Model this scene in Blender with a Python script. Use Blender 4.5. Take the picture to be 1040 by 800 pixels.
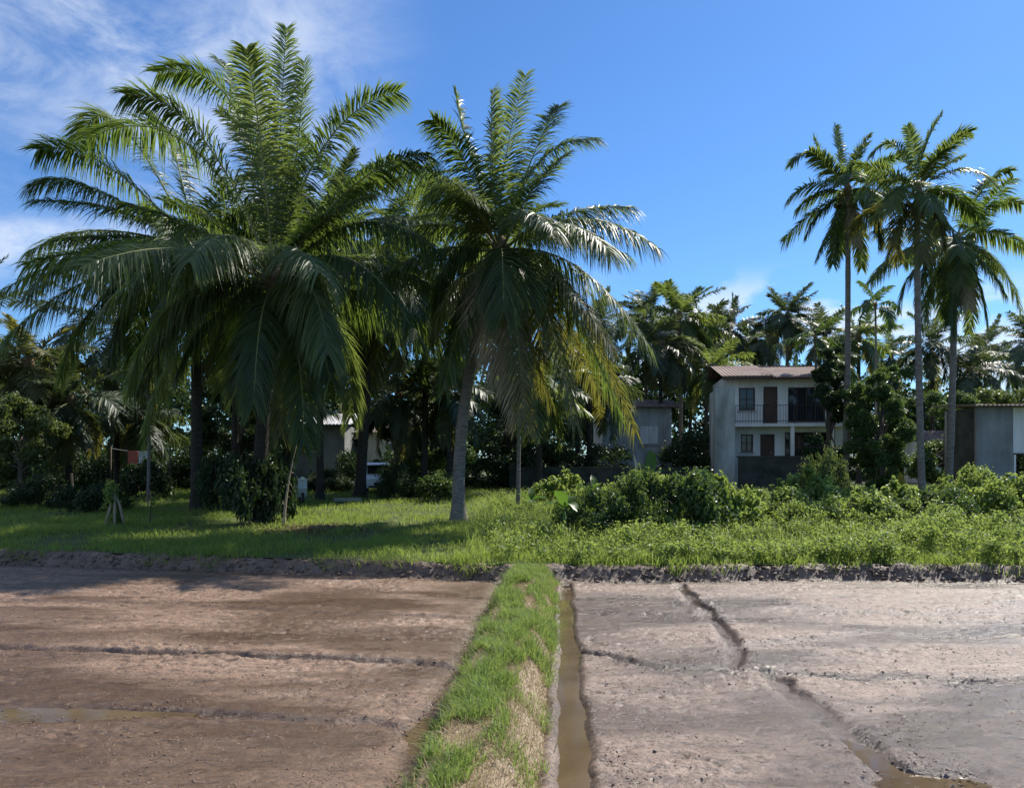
import bpy, math, random
import numpy as np
R = math.radians
rs = np.random.RandomState(7)
random.seed(7)
scene = bpy.context.scene
for o in list(bpy.data.objects):
    bpy.data.objects.remove(o)
COL = scene.collection

# ------------------------------------------------------------------ camera, sky, sun, exposure
CAM_H = 2.3
F, CX, HY = 780.0, 520.0, 465.0          # focal length in photo pixels, principal column, horizon row
cam_d = bpy.data.cameras.new('camera')
cam = bpy.data.objects.new('camera', cam_d)
COL.objects.link(cam)
cam.location = (0, 0, CAM_H)
cam.rotation_euler = (R(90), 0, 0)
cam_d.sensor_width = 36
cam_d.lens = 36 * F / 1040
cam_d.shift_y = 65 / 1040
cam_d.clip_start = 0.1
cam_d.clip_end = 5000
scene.camera = cam

SUN_EL, SUN_AZ = 46, 45                  # degrees; azimuth clockwise from the view direction (+Y)
world = bpy.data.worlds.new('World')
scene.world = world
world.use_nodes = True
wn, wl = world.node_tree.nodes, world.node_tree.links
wn.clear()
w_out = wn.new('ShaderNodeOutputWorld')
w_bg = wn.new('ShaderNodeBackground')
w_bg.inputs['Strength'].default_value = 0.071
sky = wn.new('ShaderNodeTexSky')
sky.sky_type = 'NISHITA'
sky.sun_disc = False
sky.sun_elevation = R(SUN_EL)
sky.sun_rotation = R(SUN_AZ)
sky.altitude = 0
sky.air_density = 1.0
sky.dust_density = 0.2
sky.ozone_density = 3.0
# thin clouds, fixed to directions of the sky dome
w_tc = wn.new('ShaderNodeTexCoord')
w_sep = wn.new('ShaderNodeSeparateXYZ')
wl.new(w_tc.outputs['Generated'], w_sep.inputs[0])


def wmath(op, a, b=None, c=None, clamp=False):
    n = wn.new('ShaderNodeMath')
    n.operation = op
    n.use_clamp = clamp
    for k, v in enumerate((a, b, c)):
        if v is None:
            continue
        if isinstance(v, (int, float)):
            n.inputs[k].default_value = v
        else:
            wl.new(v, n.inputs[k])
    return n.outputs[0]


def wrange(v, a, b, c=0.0, d=1.0):
    n = wn.new('ShaderNodeMapRange')
    n.interpolation_type = 'SMOOTHSTEP'
    wl.new(v, n.inputs[0])
    for k, x in enumerate((a, b, c, d)):
        n.inputs[k + 1].default_value = x
    return n.outputs[0]


def wnoise(scale, rot, loc, sc, detail, rough):
    m = wn.new('ShaderNodeMapping')
    m.inputs['Location'].default_value = loc
    m.inputs['Rotation'].default_value = rot
    m.inputs['Scale'].default_value = sc
    wl.new(w_tc.outputs['Generated'], m.inputs[0])
    n = wn.new('ShaderNodeTexNoise')
    n.inputs['Scale'].default_value = scale
    n.inputs['Detail'].default_value = detail
    n.inputs['Roughness'].default_value = rough
    n.inputs['Distortion'].default_value = 0.4
    wl.new(m.outputs[0], n.inputs[0])
    return n.outputs[0]


sx, sy, sz = w_sep.outputs
slope_x = wmath('DIVIDE', sx, wmath('MAXIMUM', sy, 0.05))
elev = wmath('DIVIDE', sz, wmath('MAXIMUM', sy, 0.05))
fine = wnoise(6.5, (0, R(-35), 0), (0.3, 0, 0), (1.0, 1.0, 2.0), 9, 0.66)
big = wnoise(2.6, (0, R(-20), 0), (1.7, 0, 0), (1, 1, 1.6), 3, 0.5)
streak = wmath('MULTIPLY', wrange(fine, 0.30, 0.74), wrange(big, 0.22, 0.58))
veil = wmath('MULTIPLY', streak, wrange(slope_x, -0.07, -0.38))
veil = wmath('MULTIPLY', veil, wrange(elev, 0.10, 0.34))
band = wmath('MULTIPLY', wrange(elev, 0.22, 0.27), wrange(elev, 0.33, 0.285))
band = wmath('MULTIPLY', band, wrange(slope_x, -0.46, -0.62))
band = wmath('MULTIPLY', band, wrange(fine, 0.3, 0.6))
puff = wnoise(9.0, (0, 0, 0), (5.1, 0, 0.2), (1, 1, 2.2), 6, 0.55)
low = wmath('MULTIPLY', wrange(puff, 0.46, 0.62), wmath('MULTIPLY', wrange(elev, 0.26, 0.19), wrange(slope_x, 0.05, 0.2)))
cloud = wmath('ADD', wmath('MULTIPLY', veil, 0.8), wmath('MULTIPLY', band, 0.55))
cloud = wmath('ADD', cloud, wmath('MULTIPLY', low, 0.7), clamp=True)
w_mix = wn.new('ShaderNodeMix')
w_mix.data_type = 'RGBA'
wl.new(cloud, w_mix.inputs[0])
w_tint = wn.new('ShaderNodeMix')          # deep tropical blue
w_tint.data_type = 'RGBA'
w_tint.blend_type = 'MULTIPLY'
w_tint.inputs[0].default_value = 1.0
wl.new(sky.outputs[0], w_tint.inputs[6])
w_tint.inputs[7].default_value = (0.70, 1.08, 1.50, 1)
wl.new(w_tint.outputs[2], w_mix.inputs[6])
w_mix.inputs[7].default_value = (8.6, 9.4, 10.6, 1)
wl.new(w_mix.outputs[2], w_bg.inputs[0])
wl.new(w_bg.outputs[0], w_out.inputs[0])

sun_d = bpy.data.lights.new('sun', 'SUN')
sun = bpy.data.objects.new('sun', sun_d)
COL.objects.link(sun)
sun_d.energy = 4.8
sun_d.angle = R(0.53)
sun_d.color = (1.0, 0.94, 0.84)
sun.rotation_euler = (R(-(90 - SUN_EL)), 0, R(-SUN_AZ))
scene.view_settings.view_transform = 'Standard'
scene.view_settings.look = 'None'
scene.view_settings.exposure = 0.55
scene.view_settings.gamma = 1.0
scene.cycles.max_bounces = 6
scene.cycles.diffuse_bounces = 3
scene.cycles.glossy_bounces = 3
scene.cycles.transmission_bounces = 4
scene.cycles.use_denoising = True


# ------------------------------------------------------------------ helpers
def at(px, py, Y):
    """a place in metres, Y metres ahead of the camera"""
    return np.array([(px - CX) / F * Y, Y, CAM_H - (py - HY) / F * Y])


def vnoise(x, y, seed=0):
    ix, iy = np.floor(x).astype(np.int64), np.floor(y).astype(np.int64)
    fx, fy = x - ix, y - iy
    fx, fy = fx * fx * (3 - 2 * fx), fy * fy * (3 - 2 * fy)

    def h(a, b):
        n = (a * 374761393 + b * 668265263 + seed * 144269504) & 0xffffffff
        n = ((n ^ (n >> 13)) * 1274126177) & 0xffffffff
        return ((n ^ (n >> 16)) & 0xffff) / 65535.0
    a, b, c, d = h(ix, iy), h(ix + 1, iy), h(ix, iy + 1), h(ix + 1, iy + 1)
    return (a + (b - a) * fx) * (1 - fy) + (c + (d - c) * fx) * fy


def fbm(x, y, seed=0, octv=4, gain=0.5):
    x, y = np.asarray(x, float), np.asarray(y, float)
    s, a, t = 0, 1.0, 0
    for k in range(octv):
        s = s + a * (vnoise(x * 2 ** k + 17.3 * k, y * 2 ** k - 9.1 * k, seed + k) * 2 - 1)
        t += a
        a *= gain
    return s / t


def sstep(a, b, x):
    t = np.clip((np.asarray(x, float) - a) / (b - a), 0, 1)
    return t * t * (3 - 2 * t)


def np_mesh(name, V, faces, smooth=False):
    me = bpy.data.meshes.new(name)
    V = np.ascontiguousarray(V, dtype=np.float32)
    me.vertices.add(len(V))
    me.vertices.foreach_set('co', V.ravel())
    loops = np.concatenate([f.ravel() for f, _ in faces]).astype(np.int32)
    sizes = np.concatenate([np.full(len(f), f.shape[1]) for f, _ in faces])
    mi = np.concatenate([np.full(len(f), m) for f, m in faces]).astype(np.int32)
    starts = np.concatenate([[0], np.cumsum(sizes)[:-1]]).astype(np.int32)
    me.loops.add(len(loops))
    me.loops.foreach_set('vertex_index', loops)
    me.polygons.add(len(sizes))
    me.polygons.foreach_set('loop_start', starts)
    me.polygons.foreach_set('material_index', mi)
    me.polygons.foreach_set('use_smooth', np.full(len(sizes), bool(smooth)))
    me.update(calc_edges=True)
    return me


class MB:
    """collects pieces of one mesh"""
    def __init__(self):
        self.V, self.F, self.n = [], [], 0

    def add(self, V, faces, m=0):
        V = np.asarray(V, float).reshape(-1, 3)
        groups = {}
        for f in faces:
            groups.setdefault(len(f), []).append(f)
        for k, g in groups.items():
            self.F.append((np.asarray(g, int) + self.n, m))
        self.V.append(V)
        self.n += len(V)

    def box(self, c, s, rz=0.0, m=0, bev=0.0):
        hx, hy, hz = s[0] / 2, s[1] / 2, s[2] / 2
        P = np.array([(x, y, z) for z in (-hz, hz) for y in (-hy, hy) for x in (-hx, hx)])
        ca, sa = math.cos(rz), math.sin(rz)
        P = np.stack([P[:, 0] * ca - P[:, 1] * sa, P[:, 0] * sa + P[:, 1] * ca, P[:, 2]], 1) + np.array(c)
        self.add(P, [(0, 2, 3, 1), (4, 5, 7, 6), (0, 1, 5, 4), (2, 6, 7, 3), (0, 4, 6, 2), (1, 3, 7, 5)], m)

    def tube(self, pts, rad, sides=8, m=0, caps=True):
        pts = np.asarray(pts, float)
        n = len(pts)
        rad = np.broadcast_to(np.asarray(rad, float), (n,))
        T = np.gradient(pts, axis=0)
        T /= np.linalg.norm(T, axis=1, keepdims=True) + 1e-9
        ref = np.array([0, 1.0, 0]) if abs(T[:, 1]).mean() < 0.8 else np.array([1.0, 0, 0])
        A = np.cross(T, ref)
        A /= np.linalg.norm(A, axis=1, keepdims=True) + 1e-9
        B = np.cross(T, A)
        an = np.arange(sides) * 2 * math.pi / sides
        V = pts[:, None, :] + rad[:, None, None] * (np.cos(an)[None, :, None] * A[:, None, :] + np.sin(an)[None, :, None] * B[:, None, :])
        V = V.reshape(-1, 3)
        fs = []
        for i in range(n - 1):
            for j in range(sides):
                k = (j + 1) % sides
                fs.append((i * sides + j, i * sides + k, (i + 1) * sides + k, (i + 1) * sides + j))
        if caps:
            self.add(V, fs + [tuple(range(sides - 1, -1, -1)), tuple(range((n - 1) * sides, n * sides))], m)
        else:
            self.add(V, fs, m)

    def ball(self, c, r, m=0, seg=8, rings=6):
        r = np.broadcast_to(np.asarray(r, float), (3,))
        V = [(0, 0, -1)]
        for i in range(1, rings):
            a = -math.pi / 2 + math.pi * i / rings
            for j in range(seg):
                b = 2 * math.pi * j / seg
                V.append((math.cos(a) * math.cos(b), math.cos(a) * math.sin(b), math.sin(a)))
        V.append((0, 0, 1))
        fs = []
        for j in range(seg):
            k = (j + 1) % seg
            fs.append((0, 1 + k, 1 + j))
            for i in range(rings - 2):
                a = 1 + i * seg
                fs.append((a + j, a + k, a + seg + k, a + seg + j))
            a = 1 + (rings - 2) * seg
            fs.append((a + j, a + k, len(V) - 1))
        self.add(np.array(V) * r + np.array(c), fs, m)

    def prism(self, prof, x0, x1, m=0, axis=0):
        """closed profile (a, z) extruded along x (axis 0) or y (axis 1)"""
        n = len(prof)
        V = []
        for x in (x0, x1):
            for a, z in prof:
                V.append((x, a, z) if axis == 0 else (a, x, z))
        fs = [tuple(range(n)), tuple(range(2 * n - 1, n - 1, -1))]
        for i in range(n):
            j = (i + 1) % n
            fs.append((i, n + i, n + j, j))
        self.add(V, fs, m)

    def wall(self, x0, x1, z0, z1, y0, y1, holes=(), m=0):
        """a wall along x with real openings (x0, x1, z0, z1)"""
        xs = sorted({x0, x1, *[h[0] for h in holes], *[h[1] for h in holes]})
        zs = sorted({z0, z1, *[h[2] for h in holes], *[h[3] for h in holes]})
        xs = [x for x in xs if x0 <= x <= x1]
        zs = [z for z in zs if z0 <= z <= z1]
        for a, b in zip(xs[:-1], xs[1:]):
            run = None
            for c, d in zip(zs[:-1], zs[1:]):
                mx, mz = (a + b) / 2, (c + d) / 2
                open_ = any(h[0] < mx < h[1] and h[2] < mz < h[3] for h in holes)
                if open_:
                    if run:
                        self.box(((a + b) / 2, (y0 + y1) / 2, (run[0] + run[1]) / 2), (b - a, y1 - y0, run[1] - run[0]), m=m)
                    run = None
                else:
                    run = (run[0] if run else c, d)
            if run:
                self.box(((a + b) / 2, (y0 + y1) / 2, (run[0] + run[1]) / 2), (b - a, y1 - y0, run[1] - run[0]), m=m)

    def mesh(self, name, smooth=False):
        return np_mesh(name, np.concatenate(self.V), self.F, smooth)

    def build(self, name, mats, parent=None, smooth=False):
        return link(name, self.mesh(name, smooth), mats, parent)


def link(name, me, mats=None, parent=None):
    if mats is not None:
        if not isinstance(mats, (list, tuple)):
            mats = [mats]
        for m in mats:
            me.materials.append(m)
    o = bpy.data.objects.new(name, me)
    COL.objects.link(o)
    if parent is not None:
        o.parent = parent
    return o


def tag(o, label=None, cat=None, group=None, kind=None):
    if label:
        o['label'] = label
    if cat:
        o['category'] = cat
    if group:
        o['group'] = group
    if kind:
        o['kind'] = kind
    return o


def thing(name, label, cat, loc=(0, 0, 0), rz=0.0, group=None):
    o = bpy.data.objects.new(name, None)
    o.empty_display_size = 0.2
    COL.objects.link(o)
    o.location = tuple(float(v) for v in loc)
    o.rotation_euler = (0, 0, rz)
    return tag(o, label, cat, group)


def dup(root, loc, rz=0.0, scale=1.0, label=None, group=None):
    c = root.copy()
    COL.objects.link(c)
    c.location = tuple(float(v) for v in loc)
    c.rotation_euler = (0, 0, rz)
    c.scale = (scale,) * 3 if isinstance(scale, (int, float)) else scale
    if label:
        c['label'] = label
    if group:
        c['group'] = group
    for ch in list(root.children):
        d = ch.copy()
        COL.objects.link(d)
        d.parent = c
        for g in list(ch.children):
            e = g.copy()
            COL.objects.link(e)
            e.parent = d
    return c


# ------------------------------------------------------------------ materials
def new_mat(name):
    m = bpy.data.materials.new(name)
    m.use_nodes = True
    nt = m.node_tree
    nt.nodes.clear()
    return m, nt.nodes, nt.links


def ramp(N, stops):
    r = N.new('ShaderNodeValToRGB')
    e = r.color_ramp.elements
    while len(e) < len(stops):
        e.new(0.5)
    for k, (p, c) in enumerate(stops):
        e[k].position = p
        e[k].color = (*c, 1)
    return r


def noise(N, L, scale, detail=5, rough=0.55, coord='Object', sc=None, vec=None):
    n = N.new('ShaderNodeTexNoise')
    n.inputs['Scale'].default_value = scale
    n.inputs['Detail'].default_value = detail
    n.inputs['Roughness'].default_value = rough
    if vec is None:
        tc = N.new('ShaderNodeTexCoord')
        vec = tc.outputs[coord]
    if sc:
        mp = N.new('ShaderNodeMapping')
        mp.inputs['Scale'].default_value = sc
        L.new(vec, mp.inputs[0])
        vec = mp.outputs[0]
    L.new(vec, n.inputs[0])
    return n.outputs[0]


def mixc(N, L, fac, a, b, mode='MIX'):
    n = N.new('ShaderNodeMix')
    n.data_type = 'RGBA'
    n.blend_type = mode
    for sock, v in ((n.inputs[0], fac), (n.inputs[6], a), (n.inputs[7], b)):
        if isinstance(v, (int, float)):
            sock.default_value = v
        elif isinstance(v, tuple):
            sock.default_value = (*v, 1)
        else:
            L.new(v, sock)
    return n.outputs[2]


def bump(N, L, h, strength, dist):
    b = N.new('ShaderNodeBump')
    b.inputs['Strength'].default_value = strength
    b.inputs['Distance'].default_value = dist
    L.new(h, b.inputs['Height'])
    return b.outputs[0]


def leaf_mat(name, stops, trans_col, trans=0.35, rough=0.42, spec=0.4, patch=0.5):
    m, N, L = new_mat(name)
    out = N.new('ShaderNodeOutputMaterial')
    p = N.new('ShaderNodeBsdfPrincipled')
    t = N.new('ShaderNodeBsdfTranslucent')
    mx = N.new('ShaderNodeMixShader')
    mx.inputs[0].default_value = trans
    g = N.new('ShaderNodeNewGeometry')
    rp = ramp(N, stops)
    if patch > 0:
        oi = N.new('ShaderNodeObjectInfo')
        a = N.new('ShaderNodeMath')
        a.operation = 'MULTIPLY_ADD'
        L.new(g.outputs['Random Per Island'], a.inputs[0])
        a.inputs[1].default_value = 1 - patch
        b = N.new('ShaderNodeMath')
        b.operation = 'MULTIPLY'
        L.new(noise(N, L, 0.6, 3, 0.6, vec=g.outputs['Position']), b.inputs[0])
        b.inputs[1].default_value = patch
        L.new(b.outputs[0], a.inputs[2])
        L.new(a.outputs[0], rp.inputs[0])
    else:
        L.new(g.outputs['Random Per Island'], rp.inputs[0])
    L.new(rp.outputs[0], p.inputs['Base Color'])
    p.inputs['Roughness'].default_value = rough
    p.inputs['Specular IOR Level'].default_value = spec
    L.new(mixc(N, L, 0.65, rp.outputs[0], trans_col), t.inputs[0])
    L.new(p.outputs[0], mx.inputs[1])
    L.new(t.outputs[0], mx.inputs[2])
    L.new(mx.outputs[0], out.inputs[0])
    return m


def solid(name, c1, c2, scale=3.0, rough=0.8, bstr=0.3, bdist=0.02, sc=None, metal=0.0, spec=0.3, detail=6):
    m, N, L = new_mat(name)
    out = N.new('ShaderNodeOutputMaterial')
    p = N.new('ShaderNodeBsdfPrincipled')
    f = noise(N, L, scale, detail, 0.62, sc=sc)
    rp = ramp(N, [(0.32, c1), (0.68, c2)])
    L.new(f, rp.inputs[0])
    L.new(rp.outputs[0], p.inputs['Base Color'])
    p.inputs['Roughness'].default_value = rough
    p.inputs['Metallic'].default_value = metal
    p.inputs['Specular IOR Level'].default_value = spec
    if bstr:
        L.new(bump(N, L, f, bstr, bdist), p.inputs['Normal'])
    L.new(p.outputs[0], out.inputs[0])
    return m


M = {}
M['palm'] = leaf_mat('palm_leaf', [(0.0, (0.024, 0.046, 0.020)), (0.55, (0.045, 0.078, 0.029)), (1.0, (0.10, 0.135, 0.050))], (0.28, 0.40, 0.05), 0.46, 0.42, 0.42, 0.35)
M['palm_mid'] = leaf_mat('palm_leaf_mid', [(0.0, (0.055, 0.092, 0.036)), (0.55, (0.100, 0.145, 0.052)), (1.0, (0.17, 0.20, 0.085))], (0.36, 0.46, 0.07), 0.44, 0.44, 0.5, 0.35)
M['palm_old'] = leaf_mat('palm_leaf_old', [(0.0, (0.060, 0.080, 0.028)), (0.7, (0.11, 0.125, 0.040)), (1.0, (0.24, 0.19, 0.06))], (0.38, 0.36, 0.05), 0.40, 0.5, 0.5, 0.35)
M['palm_dry'] = leaf_mat('palm_leaf_dry', [(0.0, (0.24, 0.19, 0.12)), (1.0, (0.46, 0.40, 0.28))], (0.4, 0.33, 0.2), 0.25, 0.6, 0.3, 0.3)
M['palm_far'] = leaf_mat('palm_leaf_far', [(0.0, (0.036, 0.060, 0.034)), (1.0, (0.085, 0.115, 0.060))], (0.20, 0.26, 0.06), 0.3, 0.48, 0.5, 0.5)
M['rachis'] = solid('palm_rachis', (0.16, 0.19, 0.06), (0.26, 0.25, 0.10), 4, 0.5, 0.1)
M['rachis_dry'] = solid('palm_rachis_dry', (0.30, 0.23, 0.14), (0.45, 0.36, 0.24), 4, 0.7, 0.1)
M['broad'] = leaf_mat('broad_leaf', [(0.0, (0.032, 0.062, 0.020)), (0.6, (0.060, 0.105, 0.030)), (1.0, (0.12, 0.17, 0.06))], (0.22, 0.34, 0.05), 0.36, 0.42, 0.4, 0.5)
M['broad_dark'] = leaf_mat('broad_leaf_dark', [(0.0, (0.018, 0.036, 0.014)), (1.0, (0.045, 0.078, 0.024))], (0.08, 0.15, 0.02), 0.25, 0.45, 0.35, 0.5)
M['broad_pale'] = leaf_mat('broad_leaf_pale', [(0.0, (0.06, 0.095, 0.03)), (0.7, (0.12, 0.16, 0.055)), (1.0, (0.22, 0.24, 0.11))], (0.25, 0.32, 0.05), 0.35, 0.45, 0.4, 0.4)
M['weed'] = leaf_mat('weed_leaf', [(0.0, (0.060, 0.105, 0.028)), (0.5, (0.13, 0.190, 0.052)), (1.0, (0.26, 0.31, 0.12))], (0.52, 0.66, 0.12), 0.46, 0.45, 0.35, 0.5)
M['grass'] = leaf_mat('grass_blade', [(0.0, (0.070, 0.125, 0.026)), (0.5, (0.145, 0.225, 0.052)), (0.85, (0.22, 0.29, 0.085)), (1.0, (0.38, 0.34, 0.16))], (0.52, 0.66, 0.11), 0.50, 0.5, 0.3, 0.55)
M['grass_bund'] = leaf_mat('bund_grass_blade', [(0.0, (0.085, 0.145, 0.035)), (0.45, (0.14, 0.215, 0.055)), (0.75, (0.21, 0.27, 0.085)), (1.0, (0.40, 0.34, 0.18))], (0.44, 0.58, 0.12), 0.46, 0.5, 0.3, 0.5)
M['straw'] = leaf_mat('dry_straw', [(0.0, (0.26, 0.19, 0.10)), (1.0, (0.50, 0.40, 0.22))], (0.4, 0.3, 0.12), 0.2, 0.6, 0.3, 0.3)
M['banana'] = leaf_mat('banana_leaf', [(0.0, (0.045, 0.095, 0.020)), (1.0, (0.085, 0.15, 0.032))], (0.20, 0.38, 0.04), 0.36, 0.4, 0.4, 0.3)
M['yellow'] = leaf_mat('yellow_leaf', [(0.0, (0.16, 0.16, 0.03)), (0.5, (0.38, 0.32, 0.04)), (1.0, (0.55, 0.45, 0.06))], (0.6, 0.5, 0.05), 0.35, 0.5, 0.3, 0.2)
M['bark'] = solid('bark', (0.07, 0.055, 0.042), (0.16, 0.13, 0.105), 6, 0.9, 0.7, 0.03, sc=(1, 1, 0.3))
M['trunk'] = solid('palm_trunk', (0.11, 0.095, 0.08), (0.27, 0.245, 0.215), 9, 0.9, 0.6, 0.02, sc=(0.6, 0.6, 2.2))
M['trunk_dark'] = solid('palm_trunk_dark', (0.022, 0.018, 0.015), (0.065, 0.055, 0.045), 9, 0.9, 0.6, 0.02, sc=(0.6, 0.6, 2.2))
M['fibre'] = solid('palm_fibre', (0.10, 0.07, 0.04), (0.22, 0.16, 0.09), 20, 0.95, 0.5, 0.02)
M['coconut'] = solid('coconut_husk', (0.13, 0.13, 0.04), (0.26, 0.21, 0.07), 5, 0.55, 0.1)
M['plaster'] = solid('white_plaster', (0.54, 0.53, 0.49), (0.84, 0.83, 0.79), 0.8, 0.85, 0.15, 0.01, sc=(1.6, 1.6, 0.35), detail=9)
M['plaster_old_shade'] = solid('stained_shade_plaster', (0.14, 0.14, 0.13), (0.32, 0.33, 0.32), 0.9, 0.9, 0.25, 0.02, sc=(1, 1, 0.45), detail=9)  # stained grey plaster, darkened so the colour also holds shade
M['plaster_grey'] = solid('grey_plaster', (0.22, 0.22, 0.20), (0.60, 0.60, 0.56), 1.0, 0.9, 0.2, 0.01, sc=(1.5, 1.5, 0.35), detail=9)
M['shade_wall'] = solid('shade_dark_masonry', (0.025, 0.028, 0.024), (0.085, 0.08, 0.068), 1.4, 0.95, 0.4, 0.03, detail=9)  # masonry toned very dark, shade is put into this colour
M['wood'] = solid('dark_wood', (0.05, 0.03, 0.022), (0.12, 0.07, 0.05), 7, 0.6, 0.2, 0.01, sc=(3, 3, 0.3))
M['iron'] = solid('dark_iron', (0.02, 0.02, 0.02), (0.05, 0.045, 0.04), 9, 0.6, 0.1, 0.01)
M['curtain'] = solid('curtain_cloth', (0.16, 0.06, 0.06), (0.30, 0.16, 0.13), 5, 0.9, 0.3, 0.03, sc=(6, 1, 0.2))
M['concrete'] = solid('concrete', (0.32, 0.31, 0.29), (0.48, 0.46, 0.43), 4, 0.9, 0.3, 0.01)
M['car_paint'] = solid('white_car_paint', (0.74, 0.75, 0.76), (0.80, 0.80, 0.80), 2, 0.25, 0, spec=0.5)
M['rubber'] = solid('black_rubber', (0.02, 0.02, 0.02), (0.04, 0.04, 0.04), 8, 0.8, 0.1)
M['steel'] = solid('dull_steel', (0.45, 0.45, 0.45), (0.6, 0.6, 0.6), 5, 0.35, 0, metal=0.9)
M['scooter_paint'] = solid('pale_scooter_paint', (0.40, 0.47, 0.47), (0.52, 0.58, 0.58), 2, 0.3, 0, spec=0.5)
M['vinyl'] = solid('black_vinyl', (0.02, 0.02, 0.022), (0.05, 0.05, 0.05), 12, 0.5, 0.1)
M['lens'] = solid('lamp_lens', (0.7, 0.7, 0.66), (0.8, 0.8, 0.76), 3, 0.1, 0, spec=0.6)
M['red_lens'] = solid('red_lens', (0.4, 0.02, 0.02), (0.5, 0.04, 0.03), 3, 0.15, 0, spec=0.6)
M['red_cloth'] = solid('red_cloth', (0.50, 0.12, 0.09), (0.62, 0.18, 0.13), 5, 0.9, 0.2, 0.02)
M['white_cloth'] = solid('white_cloth', (0.68, 0.66, 0.66), (0.80, 0.79, 0.78), 5, 0.9, 0.2, 0.02)
M['litter'] = leaf_mat('dead_leaf', [(0.0, (0.12, 0.075, 0.04)), (1.0, (0.34, 0.25, 0.15))], (0.3, 0.2, 0.08), 0.1, 0.7, 0.2, 0.2)


def glass_mat():
    m, N, L = new_mat('window_glass')
    out = N.new('ShaderNodeOutputMaterial')
    p = N.new('ShaderNodeBsdfPrincipled')
    p.inputs['Base Color'].default_value = (0.02, 0.025, 0.03, 1)
    p.inputs['Roughness'].default_value = 0.08
    p.inputs['Specular IOR Level'].default_value = 0.5
    L.new(bump(N, L, noise(N, L, 1.5, 2), 0.05, 0.02), p.inputs['Normal'])
    L.new(p.outputs[0], out.inputs[0])
    return m


M['glass'] = glass_mat()


def roof_mat(name, c1, c2, c3):
    m, N, L = new_mat(name)
    out = N.new('ShaderNodeOutputMaterial')
    p = N.new('ShaderNodeBsdfPrincipled')
    f = noise(N, L, 0.9, 8, 0.65, sc=(1, 0.4, 1))
    rp = ramp(N, [(0.3, c1), (0.5, c2), (0.72, c3)])
    L.new(f, rp.inputs[0])
    L.new(rp.outputs[0], p.inputs['Base Color'])
    p.inputs['Roughness'].default_value = 0.75
    L.new(p.outputs[0], out.inputs[0])
    return m


M['roof'] = roof_mat('rusty_roof', (0.11, 0.066, 0.05), (0.19, 0.12, 0.095), (0.28, 0.20, 0.165))
M['roof_grey'] = roof_mat('grey_roof', (0.30, 0.29, 0.28), (0.45, 0.44, 0.43), (0.60, 0.58, 0.56))
M['roof_brown'] = roof_mat('brown_roof', (0.12, 0.08, 0.06), (0.20, 0.14, 0.11), (0.30, 0.23, 0.19))


def mud_mat(name, dry1, dry2, wetc):
    """mud: dry crust and wet silt, wetness is a stain of its own given per vertex"""
    m, N, L = new_mat(name)
    out = N.new('ShaderNodeOutputMaterial')
    p = N.new('ShaderNodeBsdfPrincipled')
    g = N.new('ShaderNodeNewGeometry')
    pos = g.outputs['Position']
    at_ = N.new('ShaderNodeAttribute')
    at_.attribute_name = 'wet'
    f1 = noise(N, L, 1.3, 8, 0.65, vec=pos, sc=(0.6, 1.6, 1))
    f2 = noise(N, L, 34, 5, 0.75, vec=pos)
    f3 = noise(N, L, 7, 7, 0.7, vec=pos, sc=(0.6, 1.3, 1))
    rp = ramp(N, [(0.30, dry1), (0.70, dry2)])
    L.new(f1, rp.inputs[0])
    sp = ramp(N, [(0.36, (0.26, 0.25, 0.24)), (0.46, (0.78, 0.77, 0.76)), (0.54, (1.03, 1.03, 1.03)), (0.68, (1.30, 1.28, 1.25))])
    L.new(f2, sp.inputs[0])
    sp2 = ramp(N, [(0.36, (0.46, 0.44, 0.42)), (0.47, (0.92, 0.92, 0.92)), (0.66, (1.18, 1.17, 1.16))])
    L.new(f3, sp2.inputs[0])
    f4 = noise(N, L, 11, 4, 0.6, vec=pos, sc=(0.55, 1.25, 1))
    sp3 = ramp(N, [(0.58, (1, 1, 1)), (0.68, (0.40, 0.37, 0.35))])
    L.new(f4, sp3.inputs[0])
    c = mixc(N, L, 1.0, rp.outputs[0], sp.outputs[0], 'MULTIPLY')
    c = mixc(N, L, 1.0, c, sp3.outputs[0], 'MULTIPLY')
    c = mixc(N, L, 1.0, c, sp2.outputs[0], 'MULTIPLY')
    wf = N.new('ShaderNodeMath')
    wf.operation = 'MULTIPLY'
    wf.use_clamp = True
    L.new(at_.outputs['Fac'], wf.inputs[0])
    wf.inputs[1].default_value = 1.0
    wc = mixc(N, L, 0.75, wetc, sp.outputs[0], 'MULTIPLY')
    wc = mixc(N, L, 0.7, wc, sp2.outputs[0], 'MULTIPLY')
    c = mixc(N, L, wf.outputs[0], c, wc)
    L.new(c, p.inputs['Base Color'])
    rr = N.new('ShaderNodeMapRange')
    L.new(wf.outputs[0], rr.inputs[0])
    rr.inputs[3].default_value = 0.55
    rr.inputs[4].default_value = 0.22
    L.new(rr.outputs[0], p.inputs['Roughness'])
    p.inputs['Specular IOR Level'].default_value = 0.5
    h = N.new('ShaderNodeMath')
    h.operation = 'MULTIPLY_ADD'
    L.new(f2, h.inputs[0])
    h.inputs[1].default_value = 0.5
    L.new(f3, h.inputs[2])
    L.new(bump(N, L, h.outputs[0], 0.9, 0.03), p.inputs['Normal'])
    L.new(p.outputs[0], out.inputs[0])
    return m


M['mud_left'] = mud_mat('mud_brown', (0.21, 0.125, 0.077), (0.36, 0.245, 0.172), (0.115, 0.066, 0.036))
M['mud_right'] = mud_mat('mud_grey', (0.215, 0.145, 0.108), (0.35, 0.258, 0.20), (0.100, 0.066, 0.048))
M['bank'] = mud_mat('bank_earth', (0.13, 0.08, 0.05), (0.25, 0.165, 0.112), (0.075, 0.046, 0.03))


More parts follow.
